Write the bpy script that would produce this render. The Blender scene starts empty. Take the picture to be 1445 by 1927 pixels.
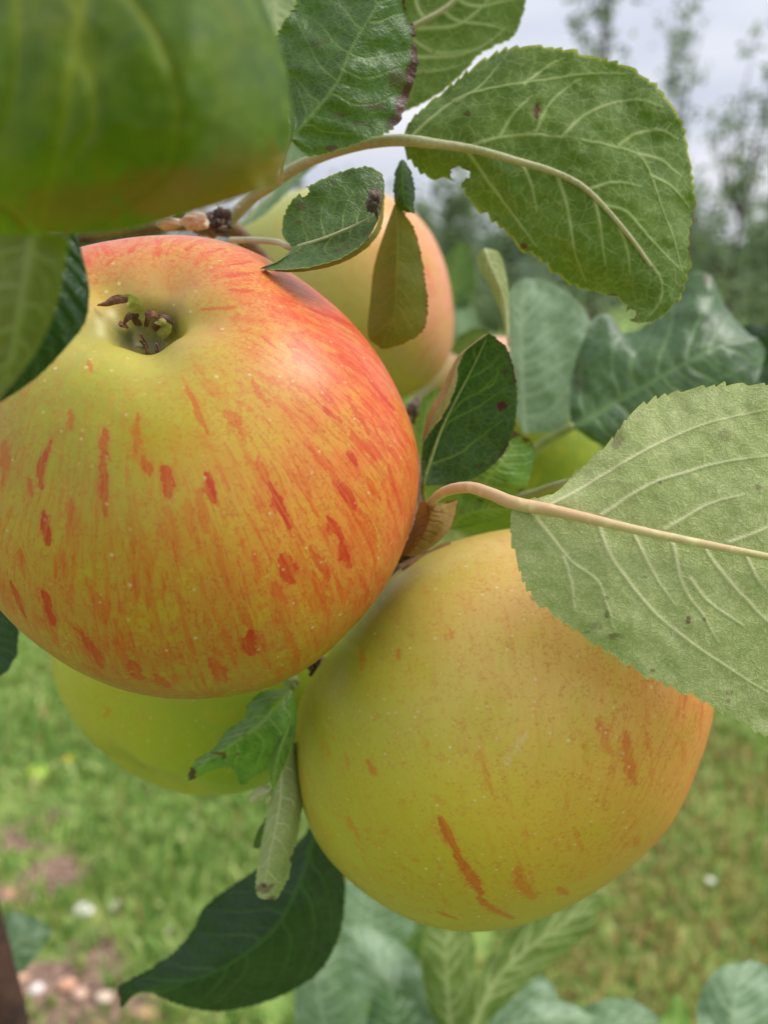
import bpy, math, numpy as np
from mathutils import Vector
rng = np.random.default_rng(7)
SC = bpy.context.scene
# ------------------------------------------------------------------ camera
W0, H0 = 1445.0, 1927.0
FPX = 1668.0
CAMZ, PITCH = 1.35, math.radians(-15)
cam_d = bpy.data.cameras.new('camera'); cam = bpy.data.objects.new('camera', cam_d)
SC.collection.objects.link(cam); SC.camera = cam
cam.location = (0, 0, CAMZ); cam.rotation_euler = (math.radians(90)+PITCH, 0, 0)
cam_d.sensor_fit = 'VERTICAL'; cam_d.sensor_height = 36; cam_d.sensor_width = 27
cam_d.lens = FPX*36/H0; cam_d.clip_start = 0.01; cam_d.clip_end = 3000
cam_d.dof.use_dof = True; cam_d.dof.focus_distance = 0.160
cam_d.dof.aperture_fstop = cam_d.lens/2.3
# ------------------------------------------------------------------ sky, sun, exposure
world = bpy.data.worlds.new('World'); SC.world = world; world.use_nodes = True
SUN_EL, SUN_AZ = math.radians(52), math.radians(84)   # azimuth from +Y towards +X
wn, wl = world.node_tree.nodes, world.node_tree.links
wn.clear()
wo = wn.new('ShaderNodeOutputWorld'); bg = wn.new('ShaderNodeBackground')
sky = wn.new('ShaderNodeTexSky'); sky.sky_type = 'NISHITA'; sky.sun_disc = False
sky.sun_elevation = SUN_EL; sky.sun_rotation = SUN_AZ
tc = wn.new('ShaderNodeTexCoord'); sep = wn.new('ShaderNodeSeparateXYZ')
mp = wn.new('ShaderNodeMapping'); mp.inputs['Scale'].default_value = (1, 1, 2.6)
nz = wn.new('ShaderNodeTexNoise'); nz.inputs['Scale'].default_value = 3.1; nz.inputs['Detail'].default_value = 4
nz.inputs['Roughness'].default_value = .55
cr = wn.new('ShaderNodeValToRGB')
cr.color_ramp.elements[0].position = .36; cr.color_ramp.elements[0].color = (6.3, 6.6, 7.7, 1)
cr.color_ramp.elements[1].position = .64; cr.color_ramp.elements[1].color = (9.2, 9.2, 9.7, 1)
grad = wn.new('ShaderNodeMapRange'); grad.inputs['From Min'].default_value = 0.0; grad.inputs['From Max'].default_value = 1
grad.inputs['To Min'].default_value = .97; grad.inputs['To Max'].default_value = 1.7
mul = wn.new('ShaderNodeVectorMath'); mul.operation = 'SCALE'
mixw = wn.new('ShaderNodeMix'); mixw.data_type = 'RGBA'; mixw.inputs['Factor'].default_value = .9
wl.new(tc.outputs['Generated'], mp.inputs['Vector']); wl.new(mp.outputs[0], nz.inputs['Vector'])
wl.new(nz.outputs['Fac'], cr.inputs[0]); wl.new(tc.outputs['Generated'], sep.inputs[0])
dotn = wn.new('ShaderNodeVectorMath'); dotn.operation = 'DOT_PRODUCT'; dotn.inputs[1].default_value = (math.sin(math.radians(40)), math.cos(math.radians(40)), .15)
side = wn.new('ShaderNodeMapRange'); side.interpolation_type = 'SMOOTHSTEP'
for q_, v_ in zip(('From Min', 'From Max', 'To Min', 'To Max'), (-.8, .55, .62, .80)): side.inputs[q_].default_value = v_
gm = wn.new('ShaderNodeMath'); gm.operation = 'MULTIPLY'
wl.new(tc.outputs['Generated'], dotn.inputs[0]); wl.new(dotn.outputs['Value'], side.inputs['Value']); wl.new(side.outputs[0], gm.inputs[0]); wl.new(grad.outputs[0], gm.inputs[1])
wl.new(sep.outputs['Z'], grad.inputs['Value']); wl.new(cr.outputs[0], mul.inputs[0]); wl.new(gm.outputs[0], mul.inputs['Scale'])
wl.new(sky.outputs[0], mixw.inputs['A']); wl.new(mul.outputs[0], mixw.inputs['B'])
wl.new(mixw.outputs['Result'], bg.inputs['Color']); bg.inputs['Strength'].default_value = .1
wl.new(bg.outputs[0], wo.inputs[0])
sun_d = bpy.data.lights.new('sun', 'SUN'); sun = bpy.data.objects.new('sun', sun_d); SC.collection.objects.link(sun)
sun_d.energy = 2.3; sun_d.angle = math.radians(30); sun_d.color = (1, .97, .92)
sd = Vector((math.sin(SUN_AZ)*math.cos(SUN_EL), math.cos(SUN_AZ)*math.cos(SUN_EL), math.sin(SUN_EL)))
sun.rotation_euler = sd.to_track_quat('Z', 'Y').to_euler()
SC.view_settings.view_transform = 'Standard'; SC.view_settings.look = 'None'
SC.view_settings.exposure = 0.32; SC.view_settings.gamma = 1
SC.cycles.max_bounces = 8; SC.cycles.transparent_max_bounces = 8; SC.cycles.use_denoising = True

# ------------------------------------------------------------------ helpers
CP, SP = math.cos(PITCH), math.sin(PITCH)
RIGHT = np.array([1., 0, 0]); FWD = np.array([0, CP, SP]); UP = np.array([0, -SP, CP])
CAM = np.array([0, 0, CAMZ])
def P(x, y, d):
    x = np.asarray(x, float); y = np.asarray(y, float); d = np.asarray(d, float)
    a = ((x-W0/2)/FPX*d)[..., None]; b = ((H0/2-y)/FPX*d)[..., None]
    return CAM + a*RIGHT + b*UP + d[..., None]*FWD
def PX(v):
    r = v-CAM; d = r@FWD
    return W0/2+(r@RIGHT)/d*FPX, H0/2-(r@UP)/d*FPX, d
def ground(x, y):
    p = P(x, y, 1.0); k = CAMZ/(CAMZ-p[2]); return CAM+(p-CAM)*k
def lin(c):
    c = np.asarray(c, float)/255.; return np.where(c <= .04045, c/12.92, ((c+.055)/1.055)**2.4)
def L4(c): return tuple(lin(c))+(1,)
def _h(i, j, k, s):
    n = (i*374761393+j*668265263+k*1274126177+s*982451653) & 0xffffffff
    n = ((n ^ (n >> 13))*1274126177) & 0xffffffff
    return ((n ^ (n >> 16)) & 0xffffff)/float(0xffffff)
def vnoise(p, seed=0):
    p = np.asarray(p, float); i = np.floor(p).astype(np.int64); f = p-i; f = f*f*(3-2*f)
    r = 0
    for a in (0, 1):
        for b in (0, 1):
            for c in (0, 1):
                w = (f[..., 0] if a else 1-f[..., 0])*(f[..., 1] if b else 1-f[..., 1])*(f[..., 2] if c else 1-f[..., 2])
                r = r+w*_h(i[..., 0]+a, i[..., 1]+b, i[..., 2]+c, seed)
    return r
def fbm(p, o=3, seed=0):
    r = 0; a = .5; t = 0
    for k in range(o): r = r+a*vnoise(p*2**k, seed+k); t += a; a *= .5
    return r/t
def sst(a, b, x):
    t = np.clip((x-a)/(b-a), 0, 1); return t*t*(3-2*t)
def spline(pts, n, power=1.0):
    """Catmull-Rom through pts, resampled to n points evenly by screen length"""
    p = np.asarray(pts, float)
    if len(p) == 2: p = np.vstack([p[0], (p[0]+p[1])/2, p[1]])
    q = np.vstack([2*p[0]-p[1], p, 2*p[-1]-p[-2]]); out = []
    for i in range(1, len(q)-2):
        t = np.linspace(0, 1, 14, endpoint=False)[:, None]
        a, b, c, d = q[i-1], q[i], q[i+1], q[i+2]
        out.append(.5*((2*b)+(-a+c)*t+(2*a-5*b+4*c-d)*t**2+(-a+3*b-3*c+d)*t**3))
    out.append(p[-1:]); o = np.vstack(out)
    s = np.r_[0, np.cumsum(np.linalg.norm(np.diff(o[:, :2], axis=0), axis=1)+1e-9)]
    u = np.linspace(0, 1, n)*s[-1]
    return np.stack([np.interp(u, s, o[:, k]) for k in range(o.shape[1])], 1), s[-1]

def link(o): SC.collection.objects.link(o); return o
def props(o, label=None, cat=None, group=None, kind=None):
    for k, v in (('label', label), ('category', cat), ('group', group), ('kind', kind)):
        if v: o[k] = v
    return o
def empty(name, loc): 
    o = bpy.data.objects.new(name, None); o.location = Vector(loc); o.empty_display_size = .01; o['_o'] = list(map(float, loc))
    return link(o)
def mesh(name, verts, faces, mat, parent=None, origin=None, attrs=None, uv=None, smooth=True):
    """verts in world space. parent: the object it belongs to (parents are never rotated)"""
    v = np.asarray(verts, float)
    if parent is not None:
        base = ORI[parent.name]
        org = base
    else:
        org = np.asarray(origin if origin is not None else v.mean(0), float)
    me = bpy.data.meshes.new(name)
    v = (v-org).astype(np.float32)
    if isinstance(faces, np.ndarray):
        n, k = faces.shape
        me.vertices.add(len(v)); me.vertices.foreach_set('co', v.ravel())
        me.loops.add(n*k); me.loops.foreach_set('vertex_index', faces.astype(np.int32).ravel())
        me.polygons.add(n); me.polygons.foreach_set('loop_start', np.arange(0, n*k, k, dtype=np.int32))
        me.update(calc_edges=True)
    else:
        me.from_pydata(v.tolist(), [], faces)
    me.validate()
    if smooth: me.polygons.foreach_set('use_smooth', [True]*len(me.polygons))
    for nm, arr in (attrs or {}).items():
        a = me.color_attributes.new(nm, 'FLOAT_COLOR', 'POINT'); a.data.foreach_set('color', np.asarray(arr, np.float32).ravel())
    if uv is not None:
        u = me.uv_layers.new(name='UVMap'); li = np.empty(len(me.loops), np.int32); me.loops.foreach_get('vertex_index', li)
        u.data.foreach_set('uv', np.asarray(uv, np.float32)[li].ravel())
    if isinstance(mat, (list, tuple)):
        for m_ in mat: me.materials.append(m_)
    else: me.materials.append(mat)
    me.update()
    o = bpy.data.objects.new(name, me); link(o)
    if parent is not None: o.parent = parent
    else: o.location = Vector(org)
    ORI[o.name] = org
    return o
ORI = {}
def thing(name, loc):
    o = bpy.data.objects.new(name, None); o.location = Vector(loc); o.empty_display_size = .01; link(o)
    ORI[o.name] = np.asarray(loc, float); return o
def gridfaces(nv, nu, keep=None, wrap=False):
    i = np.arange(nv-1)[:, None]; j = np.arange(nu if wrap else nu-1)[None, :]; j2 = (j+1) % nu
    f = np.stack([i*nu+j+0*i, i*nu+j2, (i+1)*nu+j2, (i+1)*nu+j+0*i], -1).reshape(-1, 4)
    if keep is not None: f = f[keep[f].all(1)]
    return f
def tubev(c, r, k=12, seed=0, rough=.08):
    """c: world centres (n,3), r radii (m)"""
    c = np.asarray(c, float); n = len(c); r = np.broadcast_to(r, n)
    t = np.gradient(c, axis=0); t /= np.linalg.norm(t, axis=1)[:, None]+1e-12
    ref = np.array([.13, -.9, .41]); a = np.cross(t, ref); a /= np.linalg.norm(a, axis=1)[:, None]; b = np.cross(t, a)
    th = np.linspace(0, 2*math.pi, k, endpoint=False)
    v = c[:, None]+r[:, None, None]*(np.cos(th)[None, :, None]*a[:, None]+np.sin(th)[None, :, None]*b[:, None])
    if rough:
        nn = fbm(v.reshape(-1, 3)/(r.mean()*1.5), 2, seed).reshape(n, k)-.5
        v = c[:, None]+(v-c[:, None])*(1+rough*2*nn[..., None])
    f = gridfaces(n, k, wrap=True)
    vv = np.vstack([v.reshape(-1, 3), c[:1], c[-1:]])
    fl = f.tolist()
    for j in range(k):
        fl.append([j, (j+1) % k, n*k][::-1]); fl.append([(n-1)*k+j, (n-1)*k+(j+1) % k, n*k+1])
    return vv, fl
def tube(name, pts, mat, parent=None, k=12, n=60, rough=.08, seed=0):
    """pts (x px, y px, depth m, radius px)"""
    s, _ = spline(pts, n); c = P(s[:, 0], s[:, 1], s[:, 2]); v, f = tubev(c, np.maximum(s[:, 3], .3)*s[:, 2]/FPX, k, seed, rough)
    return mesh(name, v, f, mat, parent, origin=c[0])

# ------------------------------------------------------------------ materials
class NT:
    def __init__(s, name):
        s.m = bpy.data.materials.new(name); s.m.use_nodes = True; s.t = s.m.node_tree; s.t.nodes.clear()
        s.out = s.t.nodes.new('ShaderNodeOutputMaterial')
    def n(s, ty, **kw):
        x = s.t.nodes.new('ShaderNode'+ty)
        for k, v in kw.items():
            if k in x.inputs.keys() or isinstance(k, int): s.set(x, k, v)
            else: setattr(x, k, v)
        return x
    def set(s, x, k, v):
        i = x.inputs[k]
        if hasattr(v, 'is_output') or isinstance(v, bpy.types.NodeSocket): s.t.links.new(v, i)
        else: i.default_value = v
    def math(s, op, a, b=0., c=0., clamp=False):
        x = s.t.nodes.new('ShaderNodeMath'); x.operation = op; x.use_clamp = clamp
        for i, v in enumerate((a, b, c)): s.set(x, i, v)
        return x.outputs[0]
    def mix(s, f, a, b, mode='MIX'):
        x = s.t.nodes.new('ShaderNodeMix'); x.data_type = 'RGBA'; x.blend_type = mode
        s.set(x, 0, f); s.set(x, 6, a); s.set(x, 7, b); return x.outputs[2]
    def noise(s, vec, scale, detail=3, rough=.5, dist=0.):
        x = s.n('TexNoise'); s.set(x, 'Vector', vec); s.set(x, 'Scale', scale); s.set(x, 'Detail', detail); s.set(x, 'Roughness', rough); s.set(x, 'Distortion', dist)
        return x.outputs['Fac']
    def rng(s, v, a, b, c=0., d=1.):
        x = s.t.nodes.new('ShaderNodeMapRange'); x.interpolation_type = 'SMOOTHSTEP'
        for i, q in enumerate((v, a, b, c, d)): s.set(x, i, q)
        return x.outputs[0]
    def vor(s, vec, scale, feature='F1', out='Distance', rnd=1.):
        x = s.t.nodes.new('ShaderNodeTexVoronoi'); x.feature = feature; s.set(x, 'Vector', vec); s.set(x, 'Scale', scale); s.set(x, 'Randomness', rnd); return x.outputs[out]
    def bump(s, h, strength, dist, prev=None):
        x = s.t.nodes.new('ShaderNodeBump'); s.set(x, 'Height', h); s.set(x, 'Strength', strength); s.set(x, 'Distance', dist)
        if prev is not None: s.set(x, 'Normal', prev)
        return x.outputs[0]
    def bsdf(s, **kw):
        x = s.t.nodes.new('ShaderNodeBsdfPrincipled')
        for k, v in kw.items(): s.set(x, k.replace('_', ' '), v)
        return x
    def obj(s): return s.n('TexCoord').outputs['Object']

def leaf_mat(name, topA, topB, underA, underB, vein_top, vein_under, trans=.32, tcol=(110, 150, 20), rtop=.38, tert=1., cell=900, patch=None, brown=(92, 58, 34), edge=(150, 165, 60), patch_amt=0., net_pale=.3, net_dark=.25, spec=.5):
    m = NT(name); t = m.t
    oc = m.obj(); uv = m.n('UVMap').outputs[0]
    at = m.n('Attribute', attribute_name='msk'); sp = m.t.nodes.new('ShaderNodeSeparateColor'); t.links.new(at.outputs['Color'], sp.inputs[0])
    vein, spot, edg = sp.outputs[0], sp.outputs[1], sp.outputs[2]; rim = at.outputs['Alpha']
    n1 = m.noise(oc, 90, 4, .6); n2 = m.noise(oc, 420, 4, .6); n3 = m.noise(oc, 1800, 3, .6)
    # tertiary net, cells larger first then fine
    wv = m.n('VectorMath', operation='ADD'); wn_ = m.n('TexNoise'); m.set(wn_, 'Vector', oc); m.set(wn_, 'Scale', 500.)
    sc = m.n('VectorMath', operation='SCALE'); t.links.new(wn_.outputs['Color'], sc.inputs[0]); sc.inputs['Scale'].default_value = .0022
    t.links.new(oc, wv.inputs[0]); t.links.new(sc.outputs[0], wv.inputs[1])
    v1 = m.vor(wv.outputs[0], cell*.36, 'DISTANCE_TO_EDGE'); v2 = m.vor(wv.outputs[0], cell, 'DISTANCE_TO_EDGE')
    l1 = m.rng(v1, .0, .09, 1., 0.); l2 = m.rng(v2, .0, .16, 1., 0.); cvar = m.vor(wv.outputs[0], cell, 'F1', 'Color')
    net = m.math('MAXIMUM', m.math('MULTIPLY', l1, .9), m.math('MULTIPLY', l2, .6))
    back = m.n('NewGeometry').outputs['Backfacing']
    f = m.rng(m.math('ADD', m.math('MULTIPLY', n1, .6), m.math('MULTIPLY', n2, .4)), .38, .62)
    top = m.mix(f, L4(topA), L4(topB))
    top = m.mix(m.math('MULTIPLY', net, +.28*tert), top, L4(vein_top)); top = m.mix(m.math('MULTIPLY', vein, .65), top, L4(vein_top))
    und = m.mix(f, L4(underA), L4(underB))
    und = m.mix(m.math('MULTIPLY', m.rng(n3, .35, .7), .3), und, L4(tuple(min(255, c*1.16) for c in underB)))
    und = m.mix(m.math('MULTIPLY', m.math('MULTIPLY', l1, net_pale), 1.), und, L4(vein_under)); und = m.mix(m.math('MULTIPLY', l2, net_dark), und, L4(tuple(c*.70 for c in underA)))
    und = m.mix(m.math('MULTIPLY', m.rng(cvar, .2, .9), .15), und, L4(tuple(c*.8 for c in underA))); und = m.mix(m.math('MULTIPLY', vein, .85), und, L4(vein_under))
    col = m.mix(back, top, und)
    if patch:
        pf = m.math('MULTIPLY', m.rng(m.noise(oc, 60, 4, .6, .6), .45, .65), patch_amt, clamp=True)
        col = m.mix(m.math('MAXIMUM', pf, m.math('MULTIPLY', rim, 0.)), col, L4(patch))
    col = m.mix(m.math('MULTIPLY', edg, .7), col, L4(edge))
    col = m.mix(rim, col, L4(patch or (170, 130, 40)))
    # small specks of disease
    spk = m.math('MULTIPLY', m.rng(m.vor(oc, 330), .10, .2, 1., 0.), m.rng(m.noise(oc, 70, 2), .56, .66))
    sp_all = m.math('MAXIMUM', m.math('MULTIPLY', spk, .55), spot)
    col = m.mix(sp_all, col, m.mix(n2, L4(brown), L4(tuple(c*.45 for c in brown))))
    h = m.math('ADD', m.math('MULTIPLY', net, .5), m.math('MULTIPLY', n2, .7))
    h = m.math('ADD', h, m.math('MULTIPLY', n3, .12))
    bp = m.bump(h, .4, .00035)
    rough = m.math('ADD', m.math('MULTIPLY', back, .62-rtop), m.math('ADD', rtop-.06, m.math('MULTIPLY', n2, .15)))
    b = m.bsdf(Base_Color=col, Roughness=rough, Normal=bp)
    m.set(b, 'Specular IOR Level', m.math('SUBTRACT', spec, m.math('MULTIPLY', back, .3*spec/.5)))
    b.inputs['Sheen Weight'].default_value = .12; b.inputs['Sheen Roughness'].default_value = .5
    tr = m.n('BsdfTranslucent'); tcx = m.mix(m.math('MULTIPLY', m.math('MAXIMUM', vein, m.math('MULTIPLY', net, .4)), .45), L4(tcol), L4(tuple(c*1.25 for c in tcol)))
    tcx = m.mix(sp_all, tcx, L4(tuple(c*.8 for c in brown))); m.set(tr, 'Color', tcx); m.set(tr, 'Normal', bp)
    mx = m.n('MixShader'); m.set(mx, 0, trans); t.links.new(b.outputs[0], mx.inputs[1]); t.links.new(tr.outputs[0], mx.inputs[2])
    t.links.new(mx.outputs[0], m.out.inputs[0]); return m.m

M_green = leaf_mat('leaf_green', (36, 70, 18), (64, 98, 34), (104, 126, 54), (122, 144, 70), (126, 150, 78), (168, 180, 120), brown=(104, 58, 40), cell=1000, trans=.25, spec=.4)
M_under = leaf_mat('leaf_pale_underside', (70, 100, 44), (84, 114, 52), (160, 172, 108), (182, 190, 132), (150, 172, 100), (220, 218, 172), cell=1150, trans=.2, brown=(120, 74, 66), edge=(176, 186, 104), net_pale=.12, net_dark=.28)
M_mid = leaf_mat('leaf_mid_underside', (60, 90, 26), (74, 104, 34), (74, 98, 30), (108, 130, 58), (150, 172, 92), (176, 188, 124), cell=900, trans=.27, tcol=(104, 140, 16), brown=(110, 62, 34), edge=(180, 184, 50), net_pale=.24, net_dark=.25)
M_dark = leaf_mat('leaf_dark_gloss', (16, 42, 12), (30, 60, 20), (104, 126, 54), (122, 144, 72), (70, 104, 48), (168, 180, 120), rtop=.3, trans=.14, tcol=(60, 110, 10), edge=(70, 96, 30), spec=.4)
M_deep = leaf_mat('leaf_deep_green', (22, 48, 6), (40, 74, 14), (150, 135, 92), (168, 150, 104), (124, 156, 56), (168, 180, 120), rtop=.42, trans=.35, tcol=(60, 104, 4), brown=(84, 28, 16), edge=(110, 110, 36), cell=1100, spec=.35)
M_skysheen = leaf_mat('leaf_sky_sheen', (84, 118, 78), (124, 152, 114), (150, 170, 120), (164, 182, 132), (166, 186, 150), (190, 200, 150), rtop=.4, trans=.18, edge=(150, 168, 130), cell=600)  # leaf green lightened and greyed; sheen of reflected sky is put into the colour
M_bluegloss = leaf_mat('leaf_bluish_green', (26, 60, 22), (58, 94, 44), (150, 170, 118), (164, 182, 130), (120, 150, 96), (190, 200, 150), rtop=.34, trans=.18, edge=(110, 136, 84), cell=600)
M_olive = leaf_mat('leaf_olive', (48, 80, 30), (62, 92, 36), (104, 106, 24), (124, 120, 32), (120, 140, 50), (136, 140, 60), trans=.28, tcol=(120, 128, 6), patch=(150, 120, 26), patch_amt=.28, brown=(150, 76, 24), edge=(150, 116, 36), cell=1200, net_pale=.15)
M_near = leaf_mat('leaf_near', (50, 88, 2), (92, 122, 6), (104, 112, 50), (124, 130, 62), (160, 170, 60), (168, 176, 110), rtop=.5, trans=.42, tcol=(112, 140, 2), patch=(124, 126, 10), patch_amt=.45, tert=.3, cell=500, edge=(110, 120, 40), brown=(184, 122, 30), spec=.2)
M_bright = leaf_mat('leaf_bright', (66, 118, 26), (108, 158, 48), (140, 165, 90), (150, 175, 100), (164, 188, 96), (190, 205, 130), trans=.28, rtop=.28, edge=(150, 166, 60), brown=(112, 62, 34), cell=1100)
M_tan = leaf_mat('leaf_dry_tan', (140, 122, 62), (168, 150, 86), (140, 122, 62), (168, 150, 86), (150, 126, 84), (150, 126, 84), trans=.12, rtop=.6, edge=(190, 166, 120), cell=1300)
M_brown = leaf_mat('leaf_dry_brown', (146, 112, 36), (172, 140, 58), (112, 82, 34), (132, 104, 48), (84, 56, 26), (84, 56, 26), trans=.2, rtop=.55, tcol=(150, 96, 20), edge=(60, 34, 20), cell=1200)

def stem_mat(name, ca, cb, cc=None, scale=160, rough=.65):
    m = NT(name); oc = m.obj(); a = m.noise(oc, scale, 4, .6); b_ = m.noise(oc, scale*7, 3, .6)
    col = m.mix(m.rng(a, .35, .65), L4(ca), L4(cb))
    if cc: col = m.mix(m.rng(m.noise(oc, scale*.35, 3), .5, .62), col, L4(cc))
    col = m.mix(m.math('MULTIPLY', m.rng(b_, .5, .75), .5), col, L4(tuple(min(255, c*1.18) for c in cb)))
    b = m.bsdf(Base_Color=col, Roughness=rough, Normal=m.bump(b_, .6, .0004)); b.inputs['Sheen Weight'].default_value = 0 if 'bark' in name else .3
    m.t.links.new(b.outputs[0], m.out.inputs[0]); return m.m
M_stalk = stem_mat('stalk', (150, 152, 100), (172, 168, 122))
M_stalkpink = stem_mat('stalk_pink', (172, 174, 112), (200, 196, 142), (204, 168, 122), 38)
M_stalkgreen = stem_mat('stalk_green', (120, 138, 62), (142, 156, 84))
M_bark = stem_mat('bark', (104, 80, 56), (140, 114, 82), (80, 60, 44), 200, .8)
M_darkbark = stem_mat('dark_bark', (58, 38, 28), (86, 58, 42), (40, 26, 20), 60, .9)
M_bud = stem_mat('bud', (190, 160, 130), (220, 196, 172), (130, 92, 70), 300, .7)
M_shrivel = stem_mat('shrivelled', (50, 34, 26), (92, 66, 50), (120, 96, 80), 500, .8)
M_sepal = stem_mat('sepal', (126, 70, 36), (84, 46, 26), (156, 110, 60), 300, .7)
M_sepalgreen = stem_mat('sepal_green', (146, 154, 50), (176, 176, 74), (158, 150, 66), 200, .6)
M_hollow = stem_mat('calyx_hollow', (96, 100, 62), (124, 128, 84), (70, 66, 42), 600, .9)

def apple_mat(name, streak=1., dots=1., rough=.3):
    m = NT(name); t = m.t; oc = m.obj()
    at = m.n('Attribute', attribute_name='col'); base = at.outputs['Color']; red = at.outputs['Alpha']
    ax = m.n('Attribute', attribute_name='axi')   # meridian coordinates: cos, sin, latitude
    vs = m.n('Mapping'); t.links.new(ax.outputs['Vector'], vs.inputs[0]); vs.inputs['Scale'].default_value = (22, 22, 3.2)
    s1 = m.noise(vs.outputs[0], 1., 4, .65, .4)
    vs2 = m.n('Mapping'); t.links.new(ax.outputs['Vector'], vs2.inputs[0]); vs2.inputs['Scale'].default_value = (60, 60, 11)
    s2 = m.noise(vs2.outputs[0], 1., 4, .7, .3)
    n1 = m.noise(oc, 260, 5, .7); n2 = m.noise(oc, 1500, 3, .7); n3 = m.noise(oc, 3600, 2, .6)
    redc = L4((196, 50, 26))
    hs = m.n('HueSaturation'); hs.inputs['Saturation'].default_value = .98; m.set(hs, 'Color', base); c = hs.outputs[0]
    mott = m.noise(oc, 95, 5, .62, .3); mott2 = m.noise(oc, 420, 4, .7)
    c = m.mix(m.math('MULTIPLY', m.math('MULTIPLY', m.rng(mott, .5, .66), red), .34*streak), c, L4((206, 88, 34)))
    c = m.mix(m.math('MULTIPLY', m.rng(mott, .52, .36), .30), c, L4((190, 176, 40)))
    c = m.mix(m.math('MULTIPLY', m.math('MULTIPLY', m.rng(mott2, .54, .66), m.math('ADD', red, .1)), .42), c, L4((196, 70, 34)))
    c = m.mix(m.math('MULTIPLY', m.math('MULTIPLY', m.rng(m.math('ADD', s1, m.math('MULTIPLY', red, .07)), .53, .68), red), .55*streak), c, redc)
    c = m.mix(m.math('MULTIPLY', m.math('MULTIPLY', m.rng(m.math('ADD', s2, m.math('MULTIPLY', red, .08)), .57, .68), red), .6*streak), c, redc)
    c = m.mix(m.math('MULTIPLY', m.math('MULTIPLY', m.rng(m.math('ADD', m.math('MULTIPLY', n2, .6), m.math('MULTIPLY', n1, .4)), .52, .60), m.math('ADD', red, .15)), .5), c, L4((178, 62, 30)))
    c = m.mix(m.math('MULTIPLY', m.rng(n1, .5, .7), .16), c, L4((214, 196, 90)))
    stn = m.n('Attribute', attribute_name='str'); ssp = m.t.nodes.new('ShaderNodeSeparateColor'); t.links.new(stn.outputs['Color'], ssp.inputs[0])
    vs3 = m.n('Mapping'); t.links.new(ax.outputs['Vector'], vs3.inputs[0]); vs3.inputs['Scale'].default_value = (46, 46, 16)
    s3 = m.noise(vs3.outputs[0], 1., 5, .75)
    fld = m.math('ADD', ssp.outputs[0], m.math('ADD', m.math('MULTIPLY', m.math('SUBTRACT', s3, .5), 1.5), m.math('MULTIPLY', m.math('SUBTRACT', n2, .5), .55)))
    vs4 = m.n('Mapping'); t.links.new(ax.outputs['Vector'], vs4.inputs[0]); vs4.inputs['Scale'].default_value = (70, 70, 9)
    s4 = m.noise(vs4.outputs[0], 1., 3, .6)
    k1 = m.math('MULTIPLY', m.math('MULTIPLY', m.rng(fld, .56, .74), ssp.outputs[1]), m.rng(s4, .3, .6, .62, 1.)); k2 = m.math('MULTIPLY', m.math('MULTIPLY', m.rng(fld, .05, .75), ssp.outputs[1]), m.rng(s4, .35, .65, .12, .5))
    c = m.mix(m.math('MULTIPLY', m.math('MAXIMUM', k1, k2), .95), c, m.mix(ssp.outputs[1], L4((216, 66, 26)), m.mix(n1, L4((196, 36, 26)), L4((180, 46, 28)))))
    # pale lenticels
    d = m.vor(oc, 230.); lent = m.rng(d, .05, .11, 1., 0.)
    msk = m.rng(m.vor(oc, 230., out='Color'), .2, .8, .1, 1.) 
    lent = m.math('MULTIPLY', lent, msk)
    d2 = m.vor(oc, 400.); lent2 = m.math('MULTIPLY', m.rng(d2, .06, .17, 1., 0.), m.rng(m.vor(oc, 400., out='Color'), .35, .75, 0., .7))
    lt = m.math('MAXIMUM', lent, lent2)
    c = m.mix(m.math('MULTIPLY', lt, .55*dots), c, L4((226, 206, 150)))
    h = m.math('ADD', m.math('MULTIPLY', lt, 1.), m.math('MULTIPLY', n3, .3)); h = m.math('ADD', h, m.math('MULTIPLY', n1, .5))
    bp = m.bump(h, .28, .0002)
    b = m.bsdf(Base_Color=c, Roughness=m.math('ADD', rough, m.math('MULTIPLY', n1, .14)), Normal=bp)
    b.inputs['Specular IOR Level'].default_value = .34
    b.inputs['Coat Weight'].default_value = .0
    t.links.new(b.outputs[0], m.out.inputs[0]); return m.m
M_apple = apple_mat('apple_striped'); M_apple2 = apple_mat('apple_yellow', .45, 1.5)

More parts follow.
